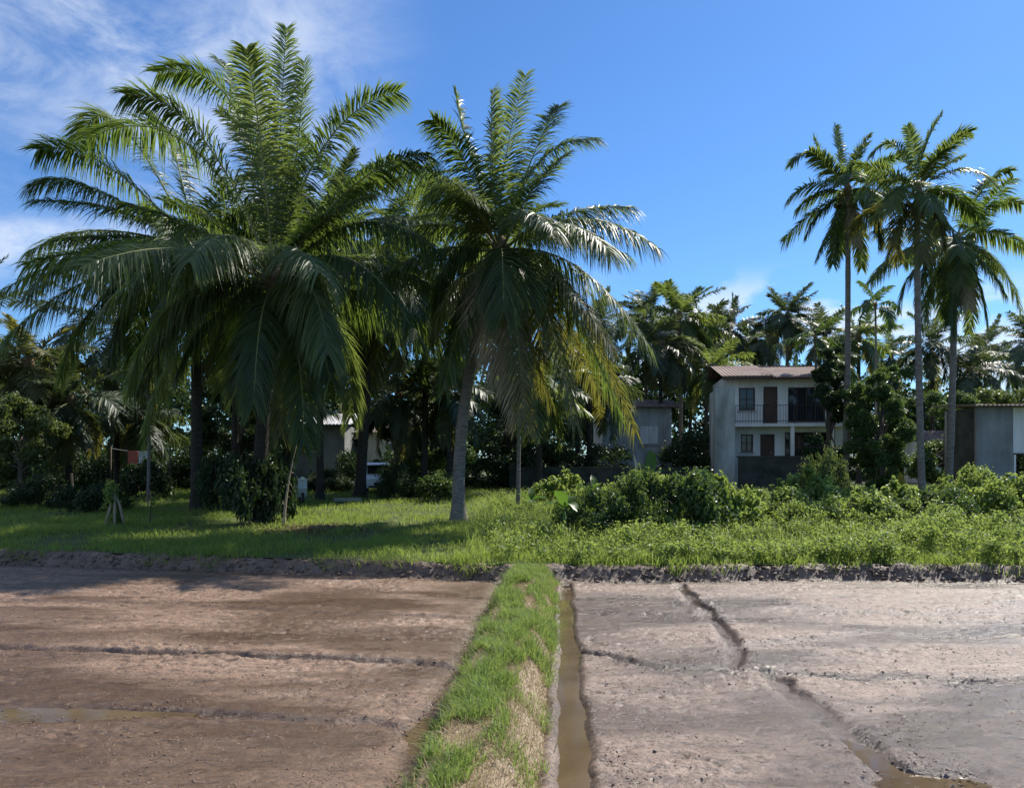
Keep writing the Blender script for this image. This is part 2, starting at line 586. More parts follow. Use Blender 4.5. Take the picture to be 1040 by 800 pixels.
def bund_mat():
    m, N, L = new_mat('bund_soil')
    out = N.new('ShaderNodeOutputMaterial')
    p = N.new('ShaderNodeBsdfPrincipled')
    g = N.new('ShaderNodeNewGeometry')
    pos = g.outputs['Position']
    f1 = noise(N, L, 2.2, 7, 0.65, vec=pos)
    f2 = noise(N, L, 30, 6, 0.7, vec=pos)
    rp = ramp(N, [(0.3, (0.26, 0.185, 0.11)), (0.5, (0.40, 0.30, 0.20)), (0.7, (0.52, 0.41, 0.29))])
    L.new(f1, rp.inputs[0])
    sp = ramp(N, [(0.3, (0.6, 0.6, 0.6)), (0.6, (1.08, 1.08, 1.08))])
    L.new(f2, sp.inputs[0])
    L.new(mixc(N, L, 1.0, rp.outputs[0], sp.outputs[0], 'MULTIPLY'), p.inputs['Base Color'])
    p.inputs['Roughness'].default_value = 0.9
    L.new(bump(N, L, f2, 0.8, 0.04), p.inputs['Normal'])
    L.new(p.outputs[0], out.inputs[0])
    return m


M['bund'] = bund_mat()
M['soil'] = solid('dark_lawn_soil', (0.055, 0.075, 0.022), (0.10, 0.11, 0.04), 2.0, 0.95, 0.5, 0.05)  # dark green brown soil under the grass


def water_mat():
    m, N, L = new_mat('muddy_water')
    out = N.new('ShaderNodeOutputMaterial')
    p = N.new('ShaderNodeBsdfPrincipled')
    g = N.new('ShaderNodeNewGeometry')
    rp = ramp(N, [(0.3, (0.09, 0.062, 0.034)), (0.7, (0.15, 0.108, 0.062))])
    L.new(noise(N, L, 1.5, 4, vec=g.outputs['Position']), rp.inputs[0])
    L.new(rp.outputs[0], p.inputs['Base Color'])
    p.inputs['Roughness'].default_value = 0.06
    p.inputs['IOR'].default_value = 1.33
    L.new(bump(N, L, noise(N, L, 9, 3, vec=g.outputs['Position']), 0.06, 0.02), p.inputs['Normal'])
    L.new(p.outputs[0], out.inputs[0])
    return m


M['water'] = water_mat()

# ------------------------------------------------------------------ ground
BW0 = 5.52


def bund_left(y):
    return -0.75 + 0.0715 * (y - BW0) + 0.05 * fbm(y * 0.9, y * 0 + 3.1, 4, 3)


def bund_right(y):
    return 0.27 + 0.0715 * (y - BW0) + 0.04 * fbm(y * 0.8, y * 0 + 7.7, 5, 3)


def foot(x):
    x = np.asarray(x, float)
    return 14.25 + np.where(x < 0, -0.215 * x, 0.0) + 0.14 * fbm(x * 0.7, x * 0 + 1.5, 11, 3)


def land_z(x, y):
    d = np.asarray(y, float) - foot(x)
    rise = 0.27 * sstep(-0.02, 0.32, d) + 0.021 * np.clip(d - 0.3, 0, 16)
    return rise + 0.06 * fbm(x * 0.25, y * 0.25, 21, 3) * sstep(0.3, 3, d)


def polyd(x, y, pts):
    """distance from points to a polyline"""
    best = np.full(x.shape, 1e9)
    for (ax, ay), (bx, by) in zip(pts[:-1], pts[1:]):
        dx, dy = bx - ax, by - ay
        t = np.clip(((x - ax) * dx + (y - ay) * dy) / (dx * dx + dy * dy), 0, 1)
        best = np.minimum(best, np.hypot(x - ax - t * dx, y - ay - t * dy))
    return best


def gp(px, py):
    Y = F * CAM_H / (py - HY)
    return ((px - CX) / F * Y, Y)


left_lines = [([gp(-500, 648), gp(0, 657), gp(240, 664), gp(485, 675)], 0.055, 0.10),
              ([gp(-400, 712), gp(0, 719), gp(180, 724), gp(330, 730), gp(420, 740)], 0.045, 0.09),
              ([gp(-300, 602), gp(160, 612), gp(330, 622), gp(470, 628)], 0.025, 0.10)]
right_lines = [([gp(690, 594), gp(720, 622), gp(748, 655), gp(742, 676)], 0.06, 0.105),
               ([gp(590, 660), gp(640, 672), gp(742, 681), gp(880, 687), gp(1200, 694)], 0.06, 0.10),
               ([gp(780, 686), gp(850, 738), gp(905, 778), gp(960, 800), gp(1100, 850)], 0.075, 0.13),
               ([gp(745, 655), gp(880, 642), gp(1200, 650)], 0.035, 0.09),
               ([gp(800, 618), gp(960, 624), gp(1200, 622)], 0.03, 0.12)]


def mud_z(x, y, lines, seed):
    z = 0.030 * fbm(x * 0.35, y * 0.9, seed, 3) + 0.011 * fbm(x * 1.6, y * 3.0, seed + 9, 3, 0.5)
    clod = fbm(x * 10, y * 13, seed + 20, 3, 0.7)
    rough = sstep(-0.1, 0.35, fbm(x * 0.8, y * 1.4, seed + 30, 3))
    pits = fbm(x * 9, y * 13, seed + 25, 2, 0.6)
    z = z + (0.010 + 0.016 * rough) * np.maximum(clod, -0.35) - 0.026 * sstep(0.30, 0.55, pits) * (0.4 + 0.6 * rough)
    # comb lines left by levelling
    z = z + 0.010 * fbm(x * 0.5, y * 6, seed + 40, 3)
    wet = 0.8 * sstep(0.12, -0.30, fbm(x * 0.35, y * 0.9, seed, 3)) + 0.55 * sstep(0.02, 0.35, fbm(x * 0.6, y * 2.2, seed + 50, 4))
    z = z * (1 - 0.4 * np.clip(wet, 0, 1))
    for pts, dep, w in lines:
        wob = 0.14 * fbm(x * 1.7, y * 1.7, seed + 60, 3)
        d = polyd(x + wob, y + wob, pts)
        env = 0.8 + 0.2 * sstep(-0.35, 0.35, fbm(x * 1.1, y * 0.6, seed + 70, 2))
        z = z * (1 - 0.7 * np.exp(-(d / (1.3 * w)) ** 2)) - 1.2 * dep * env * np.exp(-(d / w) ** 4) + (dep * 0.45 * np.exp(-((d - 2.0 * w) / w) ** 2)) * (0.2 + 1.0 * np.maximum(clod, 0)) * env
        wet = np.maximum(wet, 1.1 * np.exp(-(d / (w * 1.05)) ** 4) * sstep(0.3, 0.75, env) * min(1.0, dep / 0.06))
    return z, wet


def ditch(x, y):
    """channel along the right foot of the bund"""
    c = bund_right(y) + 0.10 + 0.009 * (14.3 - y) + 0.05 * fbm(y * 1.3, y * 0, 81, 3)
    w = 0.09 + 0.006 * (14.3 - y) + 0.03 * fbm(y * 2.1, y * 0 + 4, 83, 3)
    return np.exp(-((x - c) / w) ** 4)


def grid_faces(nr, nc):
    i = np.arange(nr * nc).reshape(nr, nc)
    return np.stack([i[:-1, :-1], i[:-1, 1:], i[1:, 1:], i[1:, :-1]], -1).reshape(-1, 4)


def sheet(name, X, Y, Z, mat, attrs=None, smooth=True):
    V = np.stack([X, Y, Z], -1).reshape(-1, 3)
    me = np_mesh(name, V, [(grid_faces(*X.shape), 0)], smooth)
    for k, v in (attrs or {}).items():
        a = me.attributes.new(k, 'FLOAT', 'POINT')
        a.data.foreach_set('value', np.ascontiguousarray(v, dtype=np.float32).ravel())
    return link(name, me, mat)


def mud_field(side):
    ys = np.concatenate([np.arange(-3, 4.4, 0.12), np.arange(4.4, 18.4 if side < 0 else 14.8, 0.021)])
    if side < 0:
        s = np.concatenate([np.arange(-26, -11.6, 0.12), np.arange(-11.6, 0.62, 0.023)])
        X, Y = np.meshgrid(s, ys)
        X = X + 0.0715 * (Y - BW0) * sstep(-6, 0, X)
        lines, seed = left_lines, 101
    else:
        s = np.concatenate([np.arange(-0.35, 10.2, 0.020), np.arange(10.2, 26, 0.12)])
        X, Y = np.meshgrid(s, ys)
        X = X + 0.0715 * (Y - BW0) * sstep(6, 0, X)
        lines, seed = right_lines, 202
    Z, wet = mud_z(X, Y, lines, seed)
    if side < 0:
        e = X - bund_left(Y)                      # >0 is under the bund
        Z = Z - 0.035 * np.exp(-((e + 0.10) / 0.10) ** 2)
        wet = np.maximum(wet, 0.9 * np.exp(-((e + 0.10) / 0.16) ** 2))
        Z = Z - 0.12 * sstep(0.02, 0.25, e)
        px, py = gp(20, 722)
        pool = np.exp(-(((X - px) / 1.0) ** 2 + ((Y - py) / 0.20) ** 2))
        px, py = gp(433, 738)
        pool = np.maximum(pool, np.exp(-(((X - px) / 0.17) ** 2 + ((Y - py) / 0.42) ** 2)))
        Z = Z - 0.075 * pool
        px, py = gp(30, 770)
        wet = np.maximum(wet, 0.75 * np.exp(-(((X - px) / 1.4) ** 2 + ((Y - py) / 0.45) ** 2)))
    else:
        e = bund_right(Y) - X
        dt = ditch(X, Y)
        Z = Z * (1 - 0.7 * dt) - 0.085 * dt
        wet = np.maximum(wet, dt)
        Z = Z - 0.12 * sstep(0.0, 0.25, e)
        px, py = gp(945, 790)
        pool = np.exp(-(((X - px) / 0.42) ** 2 + ((Y - py) / 0.16) ** 2))
        Z = Z - 0.14 * pool
        wet = np.maximum(wet, pool)
        px, py = gp(775, 722)
        pat = np.exp(-(((X - px) / 0.95) ** 2 + ((Y - py) / 0.75) ** 2) ** 2)
        wet = np.maximum(wet, 0.9 * pat * sstep(-0.5, 0.05, fbm(X * 1.2, Y * 2.5, 77, 4)))
        Z = Z * (1 - 0.6 * pat) - 0.012 * pat
        px, py = gp(1010, 745)
        pat = np.exp(-(((X - px) / 0.5) ** 2 + ((Y - py) / 0.3) ** 2))
        wet = np.maximum(wet, 0.7 * pat)
    f = Y - foot(X)
    Z = Z - 0.15 * sstep(0.05, 0.4, f)
    wet = np.maximum(wet, 0.6 * np.exp(-((f + 0.12) / 0.2) ** 2))
    o = sheet('mud_field', X, Y, Z, M['mud_left' if side < 0 else 'mud_right'], {'wet': np.clip(wet, 0, 1)})
    lab = 'brown ploughed mud field with furrows and a puddle' if side < 0 else 'pinkish grey mud field with a forked drainage furrow and wet patch'
    return tag(o, lab, 'mud field', None, 'structure')


mud_field(-1)
mud_field(1)


def water_sheet(pts, z, label):
    b = MB()
    V = [(p[0], p[1], z) for p in pts]
    b.add(V, [tuple(range(len(V)))])
    return tag(b.build('water', M['water']), label, 'water', None, 'structure')


dy = np.linspace(2.0, 14.0, 30)
lft = [(float(bund_right(np.array(y))) - 0.05, y) for y in dy]
rgt = [(float(bund_right(np.array(y))) + 0.42 + 0.02 * (14.3 - y), y) for y in dy[::-1]]
water_sheet(lft + rgt, -0.052, 'brown water standing in the ditch beside the grassy bund')
px, py = gp(20, 722)
water_sheet([(px - 2.2, py - 0.45), (px + 1.6, py - 0.45), (px + 1.6, py + 0.45), (px - 2.2, py + 0.45)], -0.035, 'shallow puddle reflecting the sky in the brown mud field')
px, py = gp(433, 738)
water_sheet([(px - 0.22, py - 0.5), (px + 0.3, py - 0.5), (px + 0.36, py + 0.5), (px - 0.16, py + 0.5)], -0.055, 'small brown pool at the foot of the bund')
px, py = gp(945, 790)
water_sheet([(px - 0.5, py - 0.6), (px + 0.9, py - 0.6), (px + 0.9, py + 0.3), (px + 0.1, py + 0.55), (px - 0.6, py + 1.3), (px - 0.85, py + 1.25), (px - 0.55, py + 0.5)], -0.055, 'puddle reflecting blue sky at the end of the furrow')


def bund_z(u, y):
    """u 0..1 across the bund"""
    prof = sstep(0.0, 0.20, u) * sstep(1.0, 0.66, u)
    x = bund_left(y) + u * (bund_right(y) - bund_left(y))
    z = -0.06 + 0.29 * prof * (1 + 0.10 * fbm(x * 2.5, y * 1.2, 31, 3))
    return x, z + 0.018 * fbm(x * 9, y * 9, 33, 4) * sstep(0, 0.1, prof)


ys = np.concatenate([np.arange(-3, 4.5, 0.1), np.arange(4.5, 14.9, 0.022)])
U, YY = np.meshgrid(np.linspace(-0.06, 1.06, 52), ys)
XX, ZZ = bund_z(np.clip(U, 0, 1), YY)
XX = XX + (U - np.clip(U, 0, 1)) * 1.0
ZZ = ZZ - 0.05 * (np.abs(U - np.clip(U, 0, 1)) > 0)
tag(sheet('earth_bund', XX, YY, ZZ, M['bund']), 'narrow earth bund with a grassy top between two mud fields', 'bund', None, 'structure')

# bare earth face of the bank
xs = np.concatenate([np.arange(-26, -13, 0.15), np.arange(-13, 11, 0.03), np.arange(11, 26, 0.15)])
D = np.concatenate([np.linspace(-0.14, 0.5, 34)])
XX, DD = np.meshgrid(xs, D)
YY = foot(XX) + DD + 0.05 * fbm(XX * 3, DD * 3, 41, 3)
ZZ = land_z(XX, YY) + 0.06 * fbm(XX * 3.5, YY * 3.5, 43, 4, 0.6) * sstep(-0.1, 0.05, DD) + 0.03 * fbm(XX * 11, YY * 11, 47, 3) - 0.05 * sstep(-0.04, -0.14, DD)
ZZ = ZZ - 0.06 * sstep(0.40, 0.5, DD)
tag(sheet('earth_bank', XX, YY, ZZ, M['bank'], {'wet': 0.5 * sstep(0.05, -0.1, DD)}), 'low dark bank of clodded earth at the back of the mud fields', 'bank', None, 'structure')

# land behind, one sheet to the horizon
rows = np.concatenate([np.arange(0.36, 30, 0.2), 30 * 1.09 ** np.arange(1, 52)])
su = np.concatenate([np.linspace(-3, -1.1, 20), np.linspace(-1.05, 1.05, 260), np.linspace(1.1, 3, 20)])
SS, DD = np.meshgrid(su, rows)
XX = SS * (DD + 16)
YY = foot(np.clip(XX, -60, 60)) + DD
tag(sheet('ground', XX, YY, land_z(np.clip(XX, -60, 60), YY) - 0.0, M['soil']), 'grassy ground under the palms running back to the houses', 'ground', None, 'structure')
# under everything, so that nothing is open beside and behind the camera
b = MB()
b.add([(-900, -900, -0.35), (900, -900, -0.35), (900, 30, -0.35), (-900, 30, -0.35)], [(0, 1, 2, 3)])
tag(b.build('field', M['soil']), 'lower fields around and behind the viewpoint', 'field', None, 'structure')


# ------------------------------------------------------------------ grass, clods (stuff)
def blade_mesh(P, h, w, lean=0.45):
    n = len(P)
    az = rs.rand(n) * 2 * math.pi
    fa = rs.rand(n) * 2 * math.pi
    ld = np.stack([np.cos(az), np.sin(az), np.zeros(n)], 1)
    wd = np.stack([np.cos(fa), np.sin(fa), np.zeros(n)], 1) * (w / 2)[:, None]
    l = (rs.rand(n) ** 1.2 * lean * 2 * h)[:, None]
    mid = P + ld * l * 0.3 + np.array([0, 0, 1.0]) * (h * 0.55)[:, None]
    tip = P + ld * l + np.array([0, 0, 1.0]) * (h * (1 - 0.25 * rs.rand(n)))[:, None]
    V = np.stack([P - wd, P + wd, mid + wd * 0.8, mid - wd * 0.8, tip], 1).reshape(-1, 3)
    k = np.arange(n)[:, None] * 5
    return V, [(k + np.array([[0, 1, 2, 3]]), 0), (k + np.array([[3, 2, 4]]), 0)]


n = 330000
Y = 14.3 * (46 / 14.3) ** rs.rand(n)
X = (rs.rand(n) * 2 - 1) * (0.74 * Y + 2.5)
Y = Y + foot(np.clip(X, -60, 60)) - 14.25
tuft = fbm(X * 1.1, Y * 1.1, 61, 3)
keep = (Y > foot(X) + 0.20 + 0.30 * fbm(X * 1.3, X * 0, 66, 4)) & (rs.rand(n) < 0.55 + 0.9 * tuft)
X, Y, tuft = X[keep], Y[keep], tuft[keep]
right = sstep(-1.5, 2.5, X)
h = (0.07 + 0.11 * rs.rand(len(X))) * (1 + 0.6 * np.maximum(tuft, 0)) * (1 + 0.15 * right) * (0.75 + 0.9 * vnoise(X * 2.3, Y * 2.3, 64))
w = (0.010 + 0.007 * rs.rand(len(X))) * (0.75 + 0.25 * Y / 18)
P = np.stack([X, Y, land_z(X, Y) - 0.01], 1)
V, fs = blade_mesh(P, h, w, 0.95)
tag(link('grass', np_mesh('grass', V, fs), M['grass']), 'green grass growing over the ground under the palms', 'grass', None, 'stuff')

# bund grass: thick on the left shoulder and the far half, thin near the camera
n = 150000
yy = 3.0 + 11.5 * rs.rand(n) ** 0.85
u = rs.rand(n)
cover = sstep(0.0, 0.10, u) * (0.2 + 0.8 * sstep(1.02, 0.75, u)) * (1.2 * sstep(7.2, 9.5, yy) + 1.3 * sstep(0.75, 0.25, u + 0.15 * fbm(yy * 1.5, u * 0, 75, 3))) + 0.16
cover = cover * (0.40 + 2.6 * fbm(u * 5, yy * 2.4, 71, 4))
keep = rs.rand(n) < np.clip(cover, 0, 1)
u, yy = u[keep], yy[keep]
x, z = bund_z(u, yy)
h = 0.03 + 0.15 * rs.rand(len(x)) ** 1.8 * (1 + 1.2 * fbm(x * 4, yy * 4, 72, 2))
V, fs = blade_mesh(np.stack([x, yy, z - 0.006], 1), h, 0.005 + 0.004 * rs.rand(len(x)), 0.7)
tag(link('bund_grass', np_mesh('bund_grass', V, fs), M['grass_bund']), 'short bright green grass on the bund', 'grass', None, 'stuff')
n = 26000
yy = 3.0 + 11.0 * rs.rand(n)
u = 0.15 + 0.8 * rs.rand(n)
x, z = bund_z(u, yy)
V, fs = blade_mesh(np.stack([x, yy, z], 1), 0.02 + 0.06 * rs.rand(n) ** 2, 0.004 + 0.003 * rs.rand(n), 1.8)
tag(link('straw', np_mesh('straw', V, fs), M['straw']), 'dry straw lying on the bare part of the bund', 'straw', None, 'stuff')


def clods(n, picker, mat, name, label, r0, r1):
    b = MB()
    for k in range(n):
        x, y, z = picker()
        r = r0 + (r1 - r0) * rs.rand() ** 2
        b.ball((x, y, z), (r * (0.8 + 0.7 * rs.rand()), r * (0.8 + 0.5 * rs.rand()), r * (0.5 + 0.4 * rs.rand())), seg=6, rings=4)
    me = b.mesh(name, True)
    co = np.empty(len(me.vertices) * 3, np.float32)
    me.vertices.foreach_get('co', co)
    co = co.reshape(-1, 3)
    co += (rs.rand(*co.shape) - 0.5) * 0.35 * r1 * np.array([1, 1, 0.6])
    me.vertices.foreach_set('co', co.ravel())
    me.update()
    return tag(link(name, me, mat), label, 'clods', None, 'stuff')


def along(lines, spread):
    def f():
        pts, dep, w = lines[rs.randint(len(lines))]
        k = rs.randint(len(pts) - 1)
        t = rs.rand()
        a, c = pts[k], pts[k + 1]
        x = a[0] + (c[0] - a[0]) * t + rs.randn() * spread
        y = a[1] + (c[1] - a[1]) * t + rs.randn() * spread
        z = float(mud_z(np.array([x]), np.array([y]), lines, 101 if lines is left_lines else 202)[0][0])
        return x, y, z
    return f


clods(700, along(left_lines, 0.13), M['mud_left'], 'mud_clods', 'small clods of brown mud along the furrows', 0.004, 0.014)
clods(800, along(right_lines, 0.2), M['mud_right'], 'mud_clods', 'small clods of grey mud along the forked furrow', 0.004, 0.014)


def lumps(side, n):
    lines, seed = (left_lines, 101) if side < 0 else (right_lines, 202)
    y = 1 / (1 / 4.6 + (1 / 14.2 - 1 / 4.6) * rs.rand(n * 2))
    x = side * 0.4 + side * rs.rand(n * 2) * (0.72 * y + 0.6)
    if side < 0:
        ok = (x < bund_left(y) - 0.06)
    else:
        gx, gy = gp(775, 722)
        ok = (x > bund_right(y) + 0.42) & (((x - gx) / 1.0) ** 2 + ((y - gy) / 0.8) ** 2 > 0.8 + 0.5 * rs.rand(n * 2))
    ok &= rs.rand(n * 2) < 0.15 + 1.3 * sstep(-0.15, 0.5, fbm(x * 1.3, y * 1.8, seed + 31, 3))
    x, y = x[ok], y[ok]
    z = mud_z(x, y, lines, seed)[0]
    m = len(x)
    r = 0.003 + 0.009 * rs.rand(m) ** 3
    b = MB()
    b.ball((0, 0, 0), 1.0, seg=6, rings=4)
    base = np.concatenate(b.V)
    f0 = b.F
    k = len(base)
    a = rs.rand(m) * 6.28
    sc = np.stack([r * (0.8 + 1.0 * rs.rand(m)), r * (0.7 + 0.6 * rs.rand(m)), r * (0.45 + 0.5 * rs.rand(m))], 1)
    V = base[None] * sc[:, None, :] * (0.72 + 0.56 * rs.rand(m, k, 1))
    V = np.stack([V[..., 0] * np.cos(a)[:, None] - V[..., 1] * np.sin(a)[:, None], V[..., 0] * np.sin(a)[:, None] + V[..., 1] * np.cos(a)[:, None], V[..., 2]], -1)
    V = V + np.stack([x, y, z], 1)[:, None, :]
    fs = [(((np.arange(m) * k)[:, None, None] + f[None]).reshape(-1, f.shape[1]), 0) for f, _ in f0]
    return tag(link('mud_crumbs', np_mesh('mud_crumbs', V.reshape(-1, 3), fs, True), M['mud_left' if side < 0 else 'mud_right']),
               'crumbs of brown mud strewn over the left field' if side < 0 else 'crumbs of grey mud strewn over the field with the forked furrow', 'crumbs', None, 'stuff')


lumps(-1, 5500)
lumps(1, 6500)


def bankpick():
    x = -12 + 22 * rs.rand()
    y = float(foot(np.array(x))) - 0.05 + 0.3 * rs.rand()
    return x, y, float(land_z(np.array(x), np.array(y)))


clods(900, bankpick, M['bank'], 'bank_clods', 'dark clods of earth on the bank face', 0.015, 0.05)


# ------------------------------------------------------------------ plants: builders
def bez(P0, P1, P2, t):
    t = np.asarray(t)[:, None]
    return (1 - t) ** 2 * P0 + 2 * t * (1 - t) * P1 + t * t * P2


def frond_mesh(P0, P1, P2, leaf_len=0.85, n=70, w=0.05, droop=0.6, lift=0.15, rach=0.035, r=None, keep=0.97, seg=3, twist=1.0):
    """a pinnate palm frond: rachis tube and two rows of leaflets; mats: 0 leaf, 1 rachis"""
    r = r or rs
    P0, P1, P2 = (np.asarray(p, float) for p in (P0, P1, P2))
    b = MB()
    tt = np.linspace(0, 1, 11)
    b.tube(bez(P0, P1, P2, tt), rach * (1 - 0.85 * tt), 5, 1)
    t = np.linspace(0.14, 0.995, n)
    t = t + (r.rand(n) - 0.5) * 0.008
    B = bez(P0, P1, P2, t)
    T = 2 * (1 - t)[:, None] * (P1 - P0) + 2 * t[:, None] * (P2 - P1)
    T /= np.linalg.norm(T, axis=1, keepdims=True)
    hd = P2 - P0
    if np.hypot(hd[0], hd[1]) < 0.25 * abs(hd[2]):
        a = r.rand() * 6.28
        s0 = np.array([math.cos(a), 0.4 * math.sin(a), 0])
    else:
        s0 = np.array([hd[1], -hd[0], 0])
    s0 = s0 / np.linalg.norm(s0)
    S = s0 - T * (T @ s0)[:, None]
    S /= np.linalg.norm(S, axis=1, keepdims=True)
    Nn = np.cross(S, T)
    if Nn[:, 2].mean() < 0:
        Nn = -Nn
    tw = r.choice([-1, 1]) * (0.1 + 0.5 * r.rand()) * twist
    ta = tw * (0.4 + 0.6 * t)[:, None]
    S, Nn = S * np.cos(ta) + Nn * np.sin(ta), Nn * np.cos(ta) - S * np.sin(ta)
    gust = 0.12 * np.sin(t * (9 + 8 * r.rand()) + 6 * r.rand()) + 0.08 * np.sin(t * 31 + 6 * r.rand())
    allV, q = [], np.linspace(0, 1, seg + 1)
    prof = np.interp(q, [0, 0.25, 0.6, 1.0], [0.55, 1.0, 0.8, 0.06])
    for sgn in (-1, 1):
        l = leaf_len * np.minimum(1, 0.45 + 1.8 * t) * (1 - 0.55 * t ** 4) * (0.85 + 0.3 * r.rand(n))
        fwd = 0.40 + 0.75 * t ** 2 + 0.14 * r.randn(n) + 0.4 * gust
        up = lift + gust * 0.6 + 0.15 * r.randn(n)
        d = sgn * S + T * fwd[:, None] + Nn * up[:, None]
        d /= np.linalg.norm(d, axis=1, keepdims=True)
        dr = droop * (0.55 + 0.9 * r.rand(n)) * (1 + gust)
        wd = T - d * (np.sum(T * d, 1))[:, None]
        wd /= np.linalg.norm(wd, axis=1, keepdims=True)
        wd = wd + Nn * (0.35 * r.randn(n))[:, None]
        wd /= np.linalg.norm(wd, axis=1, keepdims=True)
        ok = r.rand(n) < keep
        pts = B[:, None, :] + d[:, None, :] * (l[:, None] * q)[..., None] + np.array([0, 0, -1.0]) * (dr[:, None] * l[:, None] * q ** 2)[..., None]
        # keep the leaflet's length when it hangs
        sc = 1 / np.sqrt(1 + 0.6 * dr ** 2)
        pts = B[:, None, :] + (pts - B[:, None, :]) * sc[:, None, None]
        ww = (w / 2) * prof[None, :, None] * wd[:, None, :]
        v = np.stack([pts - ww, pts + ww], 2)[ok]
        allV.append(v.reshape(-1, 3))
    for v in allV:
        k = (seg + 1) * 2
        m = len(v) // k
        base = (np.arange(m) * k)[:, None, None]
        qd = np.array([[2 * i, 2 * i + 1, 2 * i + 3, 2 * i + 2] for i in range(seg)])[None]
        b.F.append(((base + qd).reshape(-1, 4) + b.n, 0))
        b.V.append(v)
        b.n += len(v)
    return b.mesh('frond', True)


def auto_frond(C, az, e0, bend, L):
    d = np.array([math.cos(az), math.sin(az), 0])
    z = np.array([0, 0, 1.0])
    P1 = C + L * 0.52 * (math.cos(e0) * d + math.sin(e0) * z)
    e1 = e0 - bend
    P2 = P1 + L * 0.55 * (math.cos(e1) * d + math.sin(e1) * z)
    return C, P1, P2


def trunk_mesh(P0, P1, P2, r0, r1, flare=1.7, sides=12, ring=0.10):
    L = np.linalg.norm(P2 - P0)
    n = max(24, int(L / ring) * 2)
    t = np.linspace(0, 1, n)
    rad = r0 + (r1 - r0) * t ** 0.8
    rad = rad * (1 + (flare - 1) * np.exp(-t * L / 0.35))
    rad = rad * (1 + 0.09 * (np.arange(n) % 2) + 0.05 * fbm(t * 30, t * 0, 3, 2))
    b = MB()
    b.tube(bez(P0, P1, P2, t), rad, sides)
    return b.mesh('trunk', True)


def palm(label, base, crown, lean=(0, 0), r0=0.17, r1=0.12, nf=22, L=4.5, leaf=0.85, nl=64, w=0.055, droop=0.6, mats=('palm', 'palm_old'),
         manual=(), elev=(82, -35), seed=1, trunk='trunk', old=0.2, nuts=0, group=None, name='coconut_palm', cat='palm tree', fl=1.7, bend=(45, 95), seg=3, azs=None, drys=0):
    r = np.random.RandomState(seed)
    base, crown = np.asarray(base, float), np.asarray(crown, float)
    root = thing(name, label, cat, base, 0, group)
    c = crown - base
    mid = c * 0.5 + np.array([lean[0], lean[1], 0])
    o = link('trunk', trunk_mesh(np.array([0, 0, -0.15]), mid, c, r0, r1, fl), M[trunk], root)
    # fibrous heart where the fronds join
    b = MB()
    b.ball(c + np.array([0, 0, 0.10]), (r1 * 1.9, r1 * 1.9, r1 * 3.4), seg=10, rings=8)
    b.build('crown_heart', M['fibre'], root, True)
    specs = []
    for k in range(nf):
        az = k * 2.39996 + r.rand() * 1.1 if azs is None else azs[k % len(azs)] + r.randn() * 0.12
        f = (k + 0.5) / nf
        e = elev[0] + (elev[1] - elev[0]) * f ** 0.9 + r.randn() * 9
        be = bend[0] + (bend[1] - bend[0]) * min(1, f * 1.2) + r.randn() * 18
        be = min(be, 95 + e) if e > -20 else min(be, 60)
        l = L * (0.78 + 0.22 * min(1, f * 3)) * (0.78 + 0.36 * r.rand())
        d = np.array([math.cos(az), math.sin(az), 0])
        C = c + d * r1 * 1.1 + np.array([0, 0, 0.25 - 0.35 * f])
        specs.append((*auto_frond(C, az, R(e), R(be), l), f))
    for (mp, tp, f) in manual:
        P0 = c + np.array([0, 0, 0.2 - 0.3 * f])
        mpw, tpw = np.asarray(mp) - base, np.asarray(tp) - base
        specs.append((P0, 2 * mpw - (P0 + tpw) / 2, tpw, f))
    for k, (P0, P1, P2, f) in enumerate(specs):
        ln = leaf * (0.8 + 0.2 * min(1, 3 * f)) * (0.8 if f > 0.7 else 1) * (0.9 + 0.2 * r.rand())
        me = frond_mesh(P0, P1, P2, ln, nl, w, droop * (0.30 + 0.92 * min(1, f * 1.6)) * (0.6 if f > 0.86 else 1), 0.32 - 0.25 * f, 0.035 * L / 5, r, seg=seg)
        isold = f > 1 - old and r.rand() < 0.8
        if f > 1:
            link('dry_frond', me, [M['palm_dry'], M['rachis_dry']], root)
            continue
        lm = mats[1] if isold else ('palm_mid' if mats[0] == 'palm' and r.rand() < (0.65 if base[0] > 8 else 0.4) else mats[0])
        o = link('frond', me, [M[lm], M['rachis']], root)
    for k in range(drys):
        az = r.rand() * 6.28 if k else -1.3
        P = auto_frond(c + np.array([0, 0, -0.2]), az, R(-62), R(26), L * 0.8)
        link('dry_frond', frond_mesh(*P, leaf * 0.7, int(nl * 0.7), w, 0.9, 0, 0.035 * L / 5, r, 0.8, seg), [M['palm_dry'], M['rachis_dry']], root)
    if nuts:
        for q in range(3):
            b = MB()
            b.tube([c + np.array([0, 0, -0.05]), c + np.array([0.05, 0.05, -0.5])], 0.03, 5)
            a = q * 2.1 + r.rand()
            for k in range(nuts):
                p = c + np.array([math.cos(a) * (r1 + 0.16 + 0.12 * r.rand()), math.sin(a) * (r1 + 0.16 + 0.12 * r.rand()), -0.15 - 0.4 * r.rand()]) + 0.10 * r.randn(3)
                b.ball(p, (0.095, 0.095, 0.12), seg=8, rings=6)
            b.build('coconut_bunch', M['coconut'], root, True)
    return root


